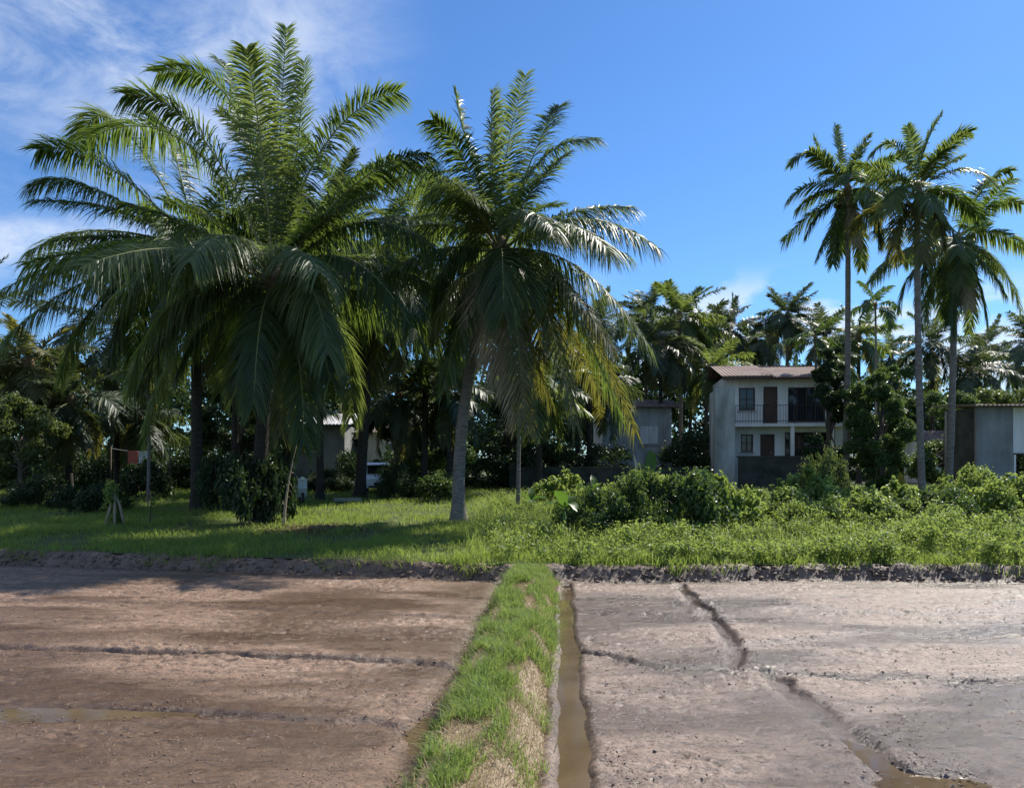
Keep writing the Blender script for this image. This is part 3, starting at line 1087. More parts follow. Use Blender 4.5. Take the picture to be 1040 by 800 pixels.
def leaf_cloud(centres, radii, n, size, up=0.5, shell=0.55, flat=0.75, r=None):
    """n leaves spread over clumps; returns V, F"""
    r = r or rs
    centres, radii = np.asarray(centres, float), np.asarray(radii, float)
    pr = radii ** 2
    k = r.choice(len(centres), n, p=pr / pr.sum())
    d = r.randn(n, 3)
    d /= np.linalg.norm(d, axis=1, keepdims=True)
    rad = radii[k] * (shell + (1 - shell) * r.rand(n)) * (0.75 + 0.5 * r.rand(n) ** 2)
    P = centres[k] + d * rad[:, None] * np.array([1, 1, flat])
    nrm = d * 0.6 + np.array([0, 0, up]) + 0.55 * r.randn(n, 3)
    nrm /= np.linalg.norm(nrm, axis=1, keepdims=True)
    a = np.cross(nrm, r.randn(n, 3))
    a /= np.linalg.norm(a, axis=1, keepdims=True)
    c = np.cross(nrm, a)
    s = (size * (0.6 + 0.8 * r.rand(n)))[:, None]
    base = P - a * s * 0.5
    tip = P + a * s * 0.5 - nrm * s * 0.12
    le = P + c * s * 0.27 + nrm * s * 0.06
    ri = P - c * s * 0.27 + nrm * s * 0.06
    V = np.stack([base, le, tip, ri], 1).reshape(-1, 3)
    q = np.arange(n)[:, None] * 4
    return V, [(q + np.array([[0, 1, 2]]), 0), (q + np.array([[0, 2, 3]]), 0)]


def bush_mesh(seed, n=5200, size=0.085, tall=1.0, stems=9):
    r = np.random.RandomState(seed)
    cs, rd = [], []
    for k in range(26):
        a, q = r.rand() * 6.28, math.sqrt(r.rand())
        z = (0.25 + 0.55 * r.rand()) * tall * (1 - 0.45 * q * q)
        cs.append((math.cos(a) * q * 0.8, math.sin(a) * q * 0.8, z))
        rd.append(0.16 + 0.18 * r.rand())
    for k in range(12):   # upward shoots
        a, q = r.rand() * 6.28, math.sqrt(r.rand()) * 0.75
        z0 = tall * (0.75 - 0.35 * q)
        for j in range(3):
            cs.append((math.cos(a) * q + 0.05 * r.randn(), math.sin(a) * q + 0.05 * r.randn(), z0 + 0.10 * j * (0.7 + 0.6 * r.rand())))
            rd.append(0.10 - 0.02 * j)
    V, fs = leaf_cloud(cs, rd, n, size, 0.45, 0.35, 0.9, r)
    V[:, 2] = np.maximum(V[:, 2], 0.01)
    return np_mesh('foliage', V, fs)


def stems_mesh(seed, tall=1.0, n=12):
    r = np.random.RandomState(seed)
    b = MB()
    for k in range(n):
        a = r.rand() * 6.28
        q = 0.7 * math.sqrt(r.rand())
        p0 = np.array([0.12 * math.cos(a), 0.12 * math.sin(a), -0.05])
        p2 = np.array([q * math.cos(a), q * math.sin(a), tall * (0.9 - 0.4 * q)])
        b.tube(bez(p0, np.array([p0[0] * 2, p0[1] * 2, tall * 0.5]), p2, np.linspace(0, 1, 5)), [0.018, 0.014, 0.011, 0.008, 0.004], 5)
    return b.mesh('stems', True)


# ------------------------------------------------------------------ buildings
def sheet_roof(b, x0, x1, ya, za, yb, zb, t=0.05, pitch=0.20, amp=0.022, m=0):
    """a corrugated sheet from eave (ya, za) up to (yb, zb)"""
    n = int((x1 - x0) / (pitch / 4)) + 1
    x = np.linspace(x0, x1, n)
    c = amp * np.sin(x / pitch * 2 * math.pi)
    V = []
    for (y, z) in ((ya, za), (yb, zb)):
        for s in (0, -t):
            V.append(np.stack([x, np.full(n, y), z + c + s], 1))
    V = np.concatenate(V)
    i = np.arange(n - 1)
    fs = []
    for a in i:
        fs += [(a, a + 1, 2 * n + a + 1, 2 * n + a), (n + a, 3 * n + a, 3 * n + a + 1, n + a + 1),
               (a, n + a, n + a + 1, a + 1), (2 * n + a, 2 * n + a + 1, 3 * n + a + 1, 3 * n + a)]
    fs += [(0, 2 * n, 3 * n, n), (n - 1, 2 * n - 1, 4 * n - 1, 3 * n - 1)]
    b.add(V, fs, m)


def window(root, x0, x1, z0, z1, y, bars=(1, 1), curtain=False, wood='wood', name='window'):
    b = MB()
    t = 0.06
    for (a, c) in ((x0 + t / 2, t), (x1 - t / 2, t)):
        b.box((a, y, (z0 + z1) / 2), (c, 0.08, z1 - z0))
    for z in (z0 + t / 2, z1 - t / 2):
        b.box(((x0 + x1) / 2, y + 0.003, z), (x1 - x0 - 2 * t, 0.074, t))
    for k in range(bars[0]):
        x = x0 + (x1 - x0) * (k + 1) / (bars[0] + 1)
        b.box((x, y + 0.006, (z0 + z1) / 2), (0.04, 0.06, z1 - z0 - 2 * t))
    for k in range(bars[1]):
        z = z0 + (z1 - z0) * (k + 1) / (bars[1] + 1)
        b.box(((x0 + x1) / 2, y + 0.009, z), (x1 - x0 - 2 * t, 0.05, 0.035))
    w = b.build(name, M[wood], root)
    g = MB()
    g.box(((x0 + x1) / 2, y + 0.035, (z0 + z1) / 2), (x1 - x0 - t, 0.012, z1 - z0 - t))
    g.build('pane', M['glass'], w)
    s = MB()
    s.box(((x0 + x1) / 2, y - 0.09, z0 - 0.035), (x1 - x0 + 0.16, 0.16, 0.06))
    s.build('sill', M['concrete'], w)
    if curtain:
        c = MB()
        c.box(((x0 + x1) / 2, y + 0.12, (z0 + z1) / 2), ((x1 - x0) * 0.9, 0.02, (z1 - z0) * 0.95))
        c.build('curtain', M['curtain'], w)
    return w


def door(root, x0, x1, z0, z1, y, mat='wood'):
    b = MB()
    b.box(((x0 + x1) / 2, y, (z0 + z1) / 2), (x1 - x0 - 0.02, 0.05, z1 - z0 - 0.02))
    for k in range(2):
        zc = z0 + (z1 - z0) * (0.27 + 0.46 * k)
        b.box(((x0 + x1) / 2, y - 0.03, zc), ((x1 - x0) * 0.62, 0.02, (z1 - z0) * 0.34))
    d = b.build('door', M[mat], root)
    h = MB()
    h.tube([(x1 - 0.12, y - 0.03, (z0 + z1) / 2), (x1 - 0.12, y - 0.09, (z0 + z1) / 2), (x1 - 0.22, y - 0.09, (z0 + z1) / 2)], 0.012, 6)
    h.build('handle', M['steel'], d)
    return d


# two-storey house, front wall 40 m ahead
HD = 40.0
k = HD / F
g0 = float(land_z(np.array(16.0), np.array(HD)))
hp = at(738, 0, HD)
house = thing('two_storey_house', 'two storey white house with balcony and rusty brown sheet roof', 'house', (hp[0], HD, g0), R(-7.5))


def hx(px):
    return (px - 738) * k


def hz(py):
    return CAM_H - (py - HY) * k - g0


wins = [(hx(750), hx(766), hz(417), hz(394)), (hx(774), hx(788), hz(430), hz(393)), (hx(798), hx(834), hz(429), hz(394)),
        (hx(752), hx(764), hz(459), hz(441)), (hx(771), hx(785), hz(478), hz(441)), (hx(795), hx(836), hz(469), hz(439))]
XR = hx(852)
TOP = hz(381)
b = MB()
b.wall(0, XR, 0, TOP, 0, 0.22, wins)
b.box((0.11, 3.6, TOP / 2), (0.22, 6.7, TOP))
b.box((XR - 0.11, 3.6, TOP / 2), (0.22, 6.7, TOP))
b.box((XR / 2, 7.06, TOP / 2), (XR, 0.22, TOP))
b.box((XR / 2, 3.6, hz(432)), (XR - 0.46, 6.6, 0.15))
b.build('wall', M['plaster'], house)
b = MB()
sheet_roof(b, -0.35, hx(781), -0.75, hz(383), 4.0, hz(383) + 1.05, 0.06)
sheet_roof(b, hx(781) + 0.01, XR + 0.4, -0.85, hz(385), 4.0, hz(385) + 1.05, 0.06)
sheet_roof(b, -0.35, XR + 0.4, 7.8, hz(384) - 0.05, 4.02, hz(384) + 1.08, 0.06)
rf = b.build('roof', M['roof'], house, False)
b = MB()
b.box((XR / 2, -0.70, hz(384) - 0.09), (XR + 0.6, 0.03, 0.16))
b.build('fascia', M['wood'], rf)
window(house, *wins[0], 0.08, (1, 1), True)
door(house, *wins[1], 0.10)
window(house, *wins[2], 0.08, (3, 0), True)
window(house, *wins[3], 0.08, (1, 1))
door(house, *wins[4], 0.10)
window(house, *wins[5], 0.08, (4, 1), False)
b = MB()
b.box((XR / 2 + 0.05, -0.55, hz(432.5)), (XR + 0.1, 1.08, 0.16))
bal = b.build('balcony', M['plaster'], house)
b = MB()
rz0, rz1 = hz(432.5) + 0.08, hz(413)
for x in np.arange(0.1, XR, 0.14):
    b.tube([(x, -1.0, rz0), (x, -1.0, rz1)], 0.009, 4)
for z in (rz1, rz0 + 0.12):
    b.box((XR / 2 + 0.03, -1.0, z), (XR, 0.035, 0.03))
for x in (hx(743), hx(771), hx(800), hx(835)):
    b.box((x, -1.0, (rz0 + rz1) / 2), (0.07, 0.07, rz1 - rz0))
b.build('railing', M['iron'], bal)
# staircase on the near left corner, with its solid side wall
b = MB()
b.box((-0.42, -2.3, hz(397) / 2), (0.95, 0.2, hz(397)))
b.box((-0.79, -1.15, hz(400) / 2), (0.2, 2.1, hz(400)))
b.build('stair_wall', M['plaster_grey'], house)
for q in range(2):
    b = MB()
    b.box((hx(798) + q * 1.9, -0.95, (hz(432.5) - 0.08) / 2), (0.18, 0.18, hz(432.5) - 0.08))
    b.build('porch_post', M['plaster'], house)

# dark garden wall before it
wx0, wx1 = at(750, 0, 36)[0], at(842, 0, 36)[0]
gz = float(land_z(np.array(wx0), np.array(37.0)))
gw = thing('garden_wall', 'dark garden wall in front of the two storey house', 'wall', (wx0, 36, gz))
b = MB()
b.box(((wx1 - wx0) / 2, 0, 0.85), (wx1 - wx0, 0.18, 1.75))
b.build('wall', M['shade_wall'], gw)  # dark colour carries the shade the wall stands in
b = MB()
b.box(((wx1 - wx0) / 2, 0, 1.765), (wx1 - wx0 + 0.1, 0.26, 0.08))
b.build('coping', M['shade_wall'], gw)
wx2, wx3 = at(520, 0, 40)[0], at(724, 0, 40)[0]
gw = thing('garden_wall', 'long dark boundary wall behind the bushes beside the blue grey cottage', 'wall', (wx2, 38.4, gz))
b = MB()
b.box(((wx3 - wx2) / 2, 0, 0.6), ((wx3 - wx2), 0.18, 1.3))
b.build('wall', M['shade_wall'], gw)  # shade painted in by the dark masonry colour
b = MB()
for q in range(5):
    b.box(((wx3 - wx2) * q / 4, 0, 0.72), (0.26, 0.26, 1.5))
b.build('pier', M['shade_wall'], gw)


def cottage(label, x0px, x1px, toppx, Y, wallm, roofm, wins, roof_rise=0.8, depth=5.0, name='cottage', over=0.5, doors=(), shutter=False):
    kk = Y / F
    x0 = at(x0px, 0, Y)[0]
    W = (x1px - x0px) * kk
    gz = float(land_z(np.array(np.clip(x0, -60, 60)), np.array(Y))) - 0.05
    H = CAM_H - (toppx - HY) * kk - gz
    root = thing(name, label, 'house', (x0, Y, gz))
    hol = [((a - x0px) * kk, (c - x0px) * kk, CAM_H - (d - HY) * kk - gz, CAM_H - (e - HY) * kk - gz) for (a, c, e, d) in wins]
    dl = [((a - x0px) * kk, (c - x0px) * kk, 0.02, CAM_H - (e - HY) * kk - gz) for (a, c, e) in doors]
    b = MB()
    b.wall(0, W, 0, H, 0, 0.2, hol + dl)
    b.box((0.1, depth / 2 + 0.1, H / 2), (0.2, depth - 0.2, H))
    b.box((W - 0.1, depth / 2 + 0.1, H / 2), (0.2, depth - 0.2, H))
    b.box((W / 2, depth + 0.1, H / 2), (W, 0.2, H))
    b.build('wall', M[wallm], root)
    b = MB()
    sheet_roof(b, -over, W + over, -over, H + 0.06, depth / 2, H + 0.06 + roof_rise, 0.05)
    sheet_roof(b, -over, W + over, depth + over, H + 0.06, depth / 2 + 0.02, H + 0.08 + roof_rise, 0.05)
    b.build('roof', M[roofm], root)
    for h in hol:
        w_ = window(root, *h, 0.08)
        if shutter:
            b = MB()
            for q in range(2):
                xa = h[0] + (h[1] - h[0]) * q / 2
                b.box((xa + (h[1] - h[0]) / 4, -0.03, (h[2] + h[3]) / 2), ((h[1] - h[0]) / 2 - 0.02, 0.03, h[3] - h[2] - 0.04))
            b.build('shutter', M['plaster'], w_)
    for h in dl:
        door(root, *h, 0.1)
    return root


cottage('low white cottage with a pale sheet roof behind the tall palm trunks', 294, 350, 432, 44, 'plaster_old_shade', 'roof_grey', [(306, 322, 440, 458)], 0.75)  # white wall toned grey, its shade lies in the plaster colour
cottage('pale cottage wall catching the sun behind the white parked car', 368, 412, 440, 47, 'plaster', 'roof_brown', [(392, 404, 446, 462)], 0.7)
cottage('blue grey cottage with a white shuttered window behind the banana plants', 612, 682, 414, 46, 'plaster_grey', 'roof_brown', [(650, 668, 432, 451)], 0.6, shutter=True)
cottage('small white house with an orange tiled roof behind the two tall palm trunks', 938, 962, 448, 52, 'plaster', 'roof', [(943, 949, 452, 462)], 0.7, 2.4)

# shed on the right
SD = 35.0
sk = SD / F
sp = at(992, 0, SD)
gz = float(land_z(np.array(sp[0]), np.array(SD))) - 0.05
shed = thing('shed', 'old grey plastered shed with a flat brown sheet roof', 'shed', (sp[0], SD, gz))
HS = CAM_H - (413 - HY) * sk - gz
W = (1029 - 992) * sk
b = MB()
b.wall(0, W, 0, HS, 0, 0.18, [])
b.box((W - 0.09, 1.3, HS / 2 - 0.02), (0.18, 2.2, HS - 0.04))
b.box((W / 2, 2.5, HS / 2 - 0.02), (W, 0.18, HS - 0.04))
b.build('wall', M['plaster_old_shade'], shed)
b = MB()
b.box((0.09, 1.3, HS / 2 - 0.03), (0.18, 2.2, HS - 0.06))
b.build('side_wall', M['shade_wall'], shed)  # face turned from the sun, its shade put into the colour
b = MB()
sheet_roof(b, -0.35, W + 3.2, -0.45, HS + 0.06, 3.0, HS + 0.25, 0.05)
b.build('roof', M['roof_brown'], shed)
b = MB()
b.wall(W + 0.05, W + 3.4, HS * 0.47, HS - 0.02, 0.3, 0.45, [(W + 0.9, W + 1.9, HS * 0.55, HS * 0.85)])
b.build('white_wall', M['plaster'], shed)
for q in range(4):
    b = MB()
    b.box((W + 0.12 + q * 0.75, 0.1, HS * 0.235), (0.09, 0.09, HS * 0.47))
    b.build('post', M['wood' if q % 2 else 'plaster'], shed)
b = MB()
b.box((W + 1.6, 0.1, HS * 0.475), (3.4, 0.1, 0.07))
b.box((W + 1.6, 0.1, HS * 0.25), (3.4, 0.05, 0.06))
b.build('rail', M['wood'], shed)

# ------------------------------------------------------------------ palms near the field


def gz_at(px, Y):
    x = (px - CX) / F * Y
    return np.array([x, Y, float(land_z(np.array(x), np.array(Y)))])


def mf(Y, rows):
    """manual fronds: (mid px, mid py, tip px, tip py, depth of mid, depth of tip, age)"""
    out = []
    for (a, b_, c, d, e, f_, g) in rows:
        out.append((at(a, b_, Y + e), at(c, d, Y + f_), g))
    return out


palm('broad coconut palm with the largest crown of fronds and dark trunk wrapped in undergrowth', gz_at(262, 22.0), at(279, 290, 22.0), (-0.15, 0), 0.21, 0.16, nf=25, L=5.6, leaf=1.3, nl=185, w=0.045, droop=1.0,
     manual=mf(22.0, [(284, 150, 291, 28, 0, 0.2, .02), (300, 165, 309, 62, .3, .5, .03), (240, 112, 160, 74, .3, 0, .15), (207, 142, 127, 96, -.6, -1.2, .2), (190, 146, 88, 142, .8, 1.4, .3),
                      (328, 150, 405, 93, 0, -.2, .12), (360, 188, 436, 158, -.7, -1.4, .3), (366, 226, 452, 262, -.5, -1, .5), (352, 262, 425, 345, -1.2, -2, .65), (250, 130, 222, 60, 1.2, 2.2, .1), (264, 140, 250, 50, -.9, -1.8, .08),
                      (180, 262, 92, 330, -.9, -1.4, .6), (205, 300, 140, 400, -1.4, -2.0, .75), (325, 310, 348, 388, -.8, -1.1, .8), (226, 308, 180, 378, -1.0, -1.5, .8), (310, 312, 335, 384, -1.2, -1.8, .8), (258, 330, 240, 395, -.9, -1.3, .8), (285, 325, 298, 408, .6, .9, .98)]),
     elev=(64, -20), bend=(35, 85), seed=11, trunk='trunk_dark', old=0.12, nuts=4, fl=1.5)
palm('coconut palm with long low fronds arching to the edge and a slim black trunk', gz_at(199, 27.0), at(197, 255, 27.0), (0.1, 0), 0.19, 0.15, nf=30, L=5.4, leaf=1.35, nl=165, w=0.05, droop=1.0,
     manual=mf(27.0, [(108, 168, 38, 152, 0, -.3, .25), (92, 190, 32, 188, -1, -1.5, .35), (96, 234, 28, 258, .3, .4, .4), (92, 258, -5, 300, -1, -1.8, .5), (88, 285, 5, 345, -1.5, -2.2, .6), (108, 300, 62, 385, -1, -1.5, .75), (120, 125, 80, 150, .8, 1.4, .2),
                      (175, 150, 150, 118, .5, 1, .1), (285, 200, 345, 235, 1, 1.6, .4)]),
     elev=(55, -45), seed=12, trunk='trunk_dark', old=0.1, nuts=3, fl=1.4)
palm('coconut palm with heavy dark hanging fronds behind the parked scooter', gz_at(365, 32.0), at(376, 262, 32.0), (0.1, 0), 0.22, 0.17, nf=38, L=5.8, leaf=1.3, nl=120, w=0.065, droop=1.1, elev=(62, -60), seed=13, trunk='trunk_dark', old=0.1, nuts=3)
palm('coconut palm with full ragged crown and grey flared trunk at the lawn edge', gz_at(466, 22.6), at(508, 258, 22.6), (-0.75, 0), 0.185, 0.135, nf=18, L=4.2, leaf=1.2, nl=165, w=0.043, droop=1.0,
     manual=mf(22.6, [(512, 170, 534, 76, .2, .4, .03), (500, 165, 500, 92, -.6, -.9, .05), (478, 160, 462, 94, .3, .4, .12), (474, 168, 440, 122, -.8, -1.4, .2), (470, 200, 438, 195, -1, -1.6, .4), (548, 165, 606, 142, .2, .1, .2), (545, 150, 568, 108, 1, 1.6, .12),
                      (588, 222, 668, 252, -.2, -.6, .45), (570, 232, 640, 262, 1.2, 2, .4), (432, 172, 352, 190, -.2, -.4, .5), (448, 228, 372, 245, .8, 1.4, .5), (440, 255, 360, 300, -.8, -1.3, .6),
                      (582, 268, 660, 352, -.4, -.7, .68), (562, 285, 632, 428, -.8, -1.2, .93), (548, 300, 585, 432, -1.2, -1.8, .95), (520, 300, 535, 440, -1.4, -1.9, .97), (478, 296, 452, 392, -.9, -1.3, .85),
                      (515, 290, 560, 410, 1.2, 1.9, .96), (540, 280, 610, 400, 1.2, 1.8, .9), (514, 310, 527, 425, -1.1, -1.3, 1.1), (495, 290, 505, 380, -1.0, -1.2, 1.05), (575, 300, 645, 440, .2, .1, .92), (560, 275, 622, 355, -1.0, -1.6, .93)]),
     elev=(65, -20), seed=14, trunk='trunk', old=0.12, nuts=4, drys=0, fl=1.9)
# slender areca palm under its crown
palm('slender areca palm with a thin straight stem under the ragged coconut crown', gz_at(526, 24.5), at(528, 352, 24.5), (0, 0), 0.065, 0.05, nf=9, L=2.2, leaf=0.6, nl=40, w=0.06, droop=0.5, elev=(75, -25), seed=15, trunk='trunk', old=0.1, name='areca_palm', fl=1.3)

# the three tall palms on the right
palm('tall thin coconut palm nearest the two storey house', gz_at(858, 35.0), at(861, 196, 35.0), (0.12, 0), 0.15, 0.10, nf=12, L=2.8, leaf=0.85, nl=96, w=0.06,
     manual=mf(35.0, [(828, 158, 803, 168, 0, .1, .2), (828, 187, 800, 204, -.5, -.8, .35), (824, 218, 796, 244, .3, .3, .5), (845, 230, 830, 262, -.4, -.5, .75), (853, 160, 849, 128, .2, .4, .05), (870, 160, 884, 138, -.3, -.5, .1),
                      (850, 235, 846, 268, .5, .6, .8), (871, 232, 875, 272, -.2, -.3, .85), (888, 180, 906, 205, .3, .5, .4), (884, 214, 893, 248, -.5, -.7, .6), (840, 168, 826, 140, .8, 1.3, .15)]), droop=0.65, bend=(35, 65), elev=(78, -50), seed=26, old=0.18, nuts=6, drys=2)
palm('tall coconut palm with yellowing fronds and a bent topmost spear', gz_at(937, 30.0), at(931, 196, 30.0), (-0.1, 0), 0.13, 0.10, nf=11, L=2.6, leaf=0.8, nl=92, w=0.054, droop=0.65, bend=(35, 65), elev=(78, -50), seed=22,
     manual=mf(30, [(940, 150, 957, 116, 0, -.2, .05), (929, 160, 921, 128, .2, .3, .05), (909, 148, 886, 158, 0, .1, .2), (901, 181, 872, 195, -.4, -.6, .35), (905, 206, 874, 233, .3, .4, .95), (960, 148, 986, 134, .2, .2, .12),
                   (958, 222, 977, 254, -.4, -.6, .97), (917, 226, 901, 262, -.3, -.4, .96), (975, 172, 1010, 186, -.2, -.3, .3), (965, 195, 996, 222, .4, .6, .5), (935, 228, 938, 264, -.7, -.8, .7), (948, 165, 968, 150, -.8, -1.3, .1)]), mats=('palm', 'palm_old'), old=0.45, nuts=6)
palm('coconut palm with a wide drooping crown beside the grey shed', gz_at(963, 34.0), at(970, 248, 34.0), (0.1, 0), 0.16, 0.11, nf=14, L=3.4, leaf=0.95, nl=100, w=0.058,
     manual=mf(34.0, [(1006, 210, 1037, 208, 0, 0, .25), (1006, 236, 1042, 252, -.4, -.6, .4), (1010, 264, 1036, 314, .2, .2, .6), (991, 280, 1003, 332, -.3, -.4, .75), (921, 253, 884, 286, -.3, -.4, .5), (930, 272, 913, 312, .3, .3, .65),
                      (948, 288, 934, 338, -.4, -.5, .75), (968, 290, 967, 340, -.7, -.8, .8), (925, 234, 886, 236, .3, .5, .35), (990, 200, 1012, 182, .5, .8, .12), (1000, 190, 1026, 174, -.2, -.4, .15), (985, 285, 984, 336, .5, .6, .8)]), droop=0.8, bend=(40, 65), elev=(48, -62), seed=23, old=0.2, nuts=5, drys=1)

# ------------------------------------------------------------------ palms farther back
far_spec = [
    (800, 322, 58, 2.8, 'distant coconut palm standing clear above the house roof', 31, 60),
    (742, 335, 60, 2.8, 'distant coconut palm just behind the house roof corner', 32, 55),
    (690, 322, 50, 3.1, 'coconut palm with a pale trunk rising past the right end of the blue grey cottage', 33, 60),
    (655, 322, 54, 3.0, 'coconut palm half behind the ragged crown, over the blue grey cottage', 34, 55),
    (718, 335, 53, 3.2, 'coconut palm with grey drooping fronds next to the stair wall', 35, 50),
    (765, 352, 72, 2.6, 'small distant coconut palm low over the middle of the house roof', 36, 50),
    (838, 345, 56, 2.8, 'coconut palm behind the right end of the house roof', 37, 50),
    (1000, 352, 78, 3.2, 'distant coconut palm against the low cloud behind the shed', 38, 60),
    (1032, 372, 70, 2.8, 'distant coconut palm over the shed roof at the edge', 39, 50),
    (946, 352, 56, 3.2, 'dark coconut palm behind the trunks of the two tallest palms', 40, 50),
    (905, 365, 66, 3.0, 'distant coconut palm hidden low behind the round leafy tree', 41, 45),
    (30, 372, 33, 3.2, 'low pale coconut palm catching sun at the shaded edge', 42, 60),
    (120, 335, 37, 4.2, 'shaded coconut palm above the hanging washing', 43, 50),
    (325, 240, 31, 5.2, 'shaded coconut palm whose crown fills the gap right of the broadest crown', 44, 80),
    (430, 268, 34, 5.0, 'shaded coconut palm between the white car and the flared trunk', 45, 50),
    (585, 355, 46, 3.4, 'shaded coconut palm behind the hanging yellow fronds', 46, 50),
    (610, 330, 62, 3.2, 'distant coconut palm peeping over the hanging fronds', 47, 45),
    (470, 290, 42, 4.4, 'dark coconut palm directly behind the upright crown', 48, 50),
    (-40, 330, 36, 4.0, 'shaded coconut palm beyond the low pale palm', 49, 45),
    (72, 410, 33, 2.6, 'young coconut palm with its crown at head height beside the low pale palm', 55, 45),
    (140, 425, 37, 2.4, 'young coconut palm just behind the hanging red and white washing', 56, 45),
    (238, 300, 33, 4.6, 'shaded coconut palm between the two dark palm trunks', 57, 45),
    (292, 418, 36, 1.9, 'young coconut palm covering the left end of the low white cottage', 69, 45),
    (405, 405, 35, 2.6, 'young coconut palm hiding the bonnet of the white parked car', 58, 45),
    (455, 400, 34, 2.3, 'young coconut palm just behind the grey flared trunk', 59, 45),
    (548, 395, 36, 2.8, 'young coconut palm behind the slender areca stem', 60, 45),
    (600, 392, 41, 2.9, 'young coconut palm at the left end of the blue grey cottage', 61, 45),
    (672, 352, 47, 3.2, 'coconut palm rising just behind the blue grey cottage roof', 62, 50),
    (722, 378, 47, 2.8, 'short coconut palm close against the stair wall', 63, 45),
    (780, 345, 66, 2.8, 'distant coconut palm between the two highest crowns over the house roof', 64, 50),
    (700, 352, 60, 3.2, 'distant coconut palm in the gap left of the house roof', 65, 50),
    (872, 345, 52, 2.8, 'coconut palm right behind the round leafy tree', 66, 50),
    (985, 378, 55, 3.0, 'coconut palm low behind the shed roof corner', 67, 50),
    (1050, 350, 60, 3.2, 'coconut palm past the shed at the very edge', 68, 50),
]
for (px, py, Y, L, lab, sd, nl) in far_spec:
    pale = sd == 42
    palm(lab, gz_at(px, Y), at(px, py, Y), (0.2 * math.sin(sd), 0), 0.15, 0.11, nf=24, L=L, leaf=0.85, nl=int(nl * 1.1), w=0.085, droop=0.55, bend=(30, 70), elev=(78, -50), seed=sd,
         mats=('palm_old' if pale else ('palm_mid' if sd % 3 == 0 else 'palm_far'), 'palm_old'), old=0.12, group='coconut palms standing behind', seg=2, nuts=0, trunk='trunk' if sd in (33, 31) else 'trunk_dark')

# areca palms by the house
for (px, py, Y, L, lab, sd) in [(889, 312, 44, 1.9, 'areca palm with drooping feathery fronds above the round leafy tree', 51),
                                (828, 345, 40, 1.9, 'areca palm against the right end of the house front', 52),
                                (846, 372, 39, 1.7, 'short areca palm close to the tall thin palm trunk', 53),
                                (150, 385, 29, 1.6, 'small feathery areca palm lit green beside the slim black trunk', 54)]:
    palm(lab, gz_at(px, Y), at(px, py, Y), (0.1, 0), 0.06, 0.05, nf=11, L=L, leaf=0.5, nl=36, w=0.075, droop=0.55, elev=(80, -20), seed=sd, mats=('broad' if sd != 54 else 'weed', 'palm'), old=0.0, name='areca_palm', fl=1.2, bend=(60, 110), group='areca palms', seg=2)


# ------------------------------------------------------------------ broadleaf trees
def tree(label, px, Y, Htop, W, mat, seed, n=9000, size=0.17, trunk_h=0.35, name='leafy_tree', group=None, low=0.3, limbs=9):
    r = np.random.RandomState(seed)
    base = gz_at(px, Y)
    root = thing(name, label, 'tree', base, 0, group)
    b = MB()
    th = Htop * trunk_h
    tops = []
    b.tube([(0, 0, -0.1), (0.05, 0, th * 0.5), (0.0, 0.05, th), (0.05, 0.02, Htop * 0.7)], [0.17, 0.13, 0.11, 0.04], 9)
    cs, rd = [], []
    for q in range(limbs):
        a = q * 2.4 + r.rand()
        rr = W * (0.35 + 0.5 * r.rand())
        z = Htop * (low + (0.9 - low) * r.rand())
        rr *= math.sqrt(max(0.15, 1 - (z / Htop - 0.5) ** 2 * 2.2))
        p2 = np.array([rr * math.cos(a), rr * math.sin(a), z])
        p0 = np.array([0, 0.02, th * (0.7 + 0.5 * r.rand())])
        b.tube(bez(p0, np.array([p2[0] * 0.35, p2[1] * 0.35, (p0[2] + z) / 2 + 0.2]), p2, np.linspace(0, 1, 6)), np.linspace(0.06, 0.012, 6), 6)
        for j in range(4):
            cs.append(p2 + r.randn(3) * W * 0.17)
            rd.append(W * (0.16 + 0.16 * r.rand()))
    for j in range(8):
        cs.append(np.array([r.randn() * W * 0.3, r.randn() * W * 0.3, Htop * (0.7 + 0.26 * r.rand())]))
        rd.append(W * (0.14 + 0.14 * r.rand()))
    b.build('trunk', M['bark'], root, True)
    V, fs = leaf_cloud(cs, rd, int(n * 1.7), size * 0.9, 0.45, 0.3, 0.8, r)
    V[:, 2] = np.maximum(V[:, 2], 0.05)
    link('crown', np_mesh('crown', V, fs), M[mat], root)
    return root


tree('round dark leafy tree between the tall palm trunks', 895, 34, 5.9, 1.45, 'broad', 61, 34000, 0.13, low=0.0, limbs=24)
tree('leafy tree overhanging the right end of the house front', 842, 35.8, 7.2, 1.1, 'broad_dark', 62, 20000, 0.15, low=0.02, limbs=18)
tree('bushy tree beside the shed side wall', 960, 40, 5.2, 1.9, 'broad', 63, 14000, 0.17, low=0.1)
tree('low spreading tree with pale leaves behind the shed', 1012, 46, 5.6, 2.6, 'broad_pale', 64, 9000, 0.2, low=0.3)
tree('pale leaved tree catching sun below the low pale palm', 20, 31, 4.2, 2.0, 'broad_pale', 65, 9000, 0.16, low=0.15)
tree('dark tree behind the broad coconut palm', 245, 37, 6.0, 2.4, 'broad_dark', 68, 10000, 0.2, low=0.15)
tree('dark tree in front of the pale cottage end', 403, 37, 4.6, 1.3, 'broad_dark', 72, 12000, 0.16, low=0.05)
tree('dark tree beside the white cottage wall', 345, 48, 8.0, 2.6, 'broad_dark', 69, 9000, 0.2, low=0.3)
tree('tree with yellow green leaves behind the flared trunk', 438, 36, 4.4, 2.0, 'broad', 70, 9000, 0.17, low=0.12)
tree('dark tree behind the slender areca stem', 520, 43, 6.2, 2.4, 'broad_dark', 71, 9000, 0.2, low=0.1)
tree('shaded tree closing the view at the dark edge', -45, 34, 6.5, 2.6, 'broad_dark', 75, 9000, 0.2, low=0.15)


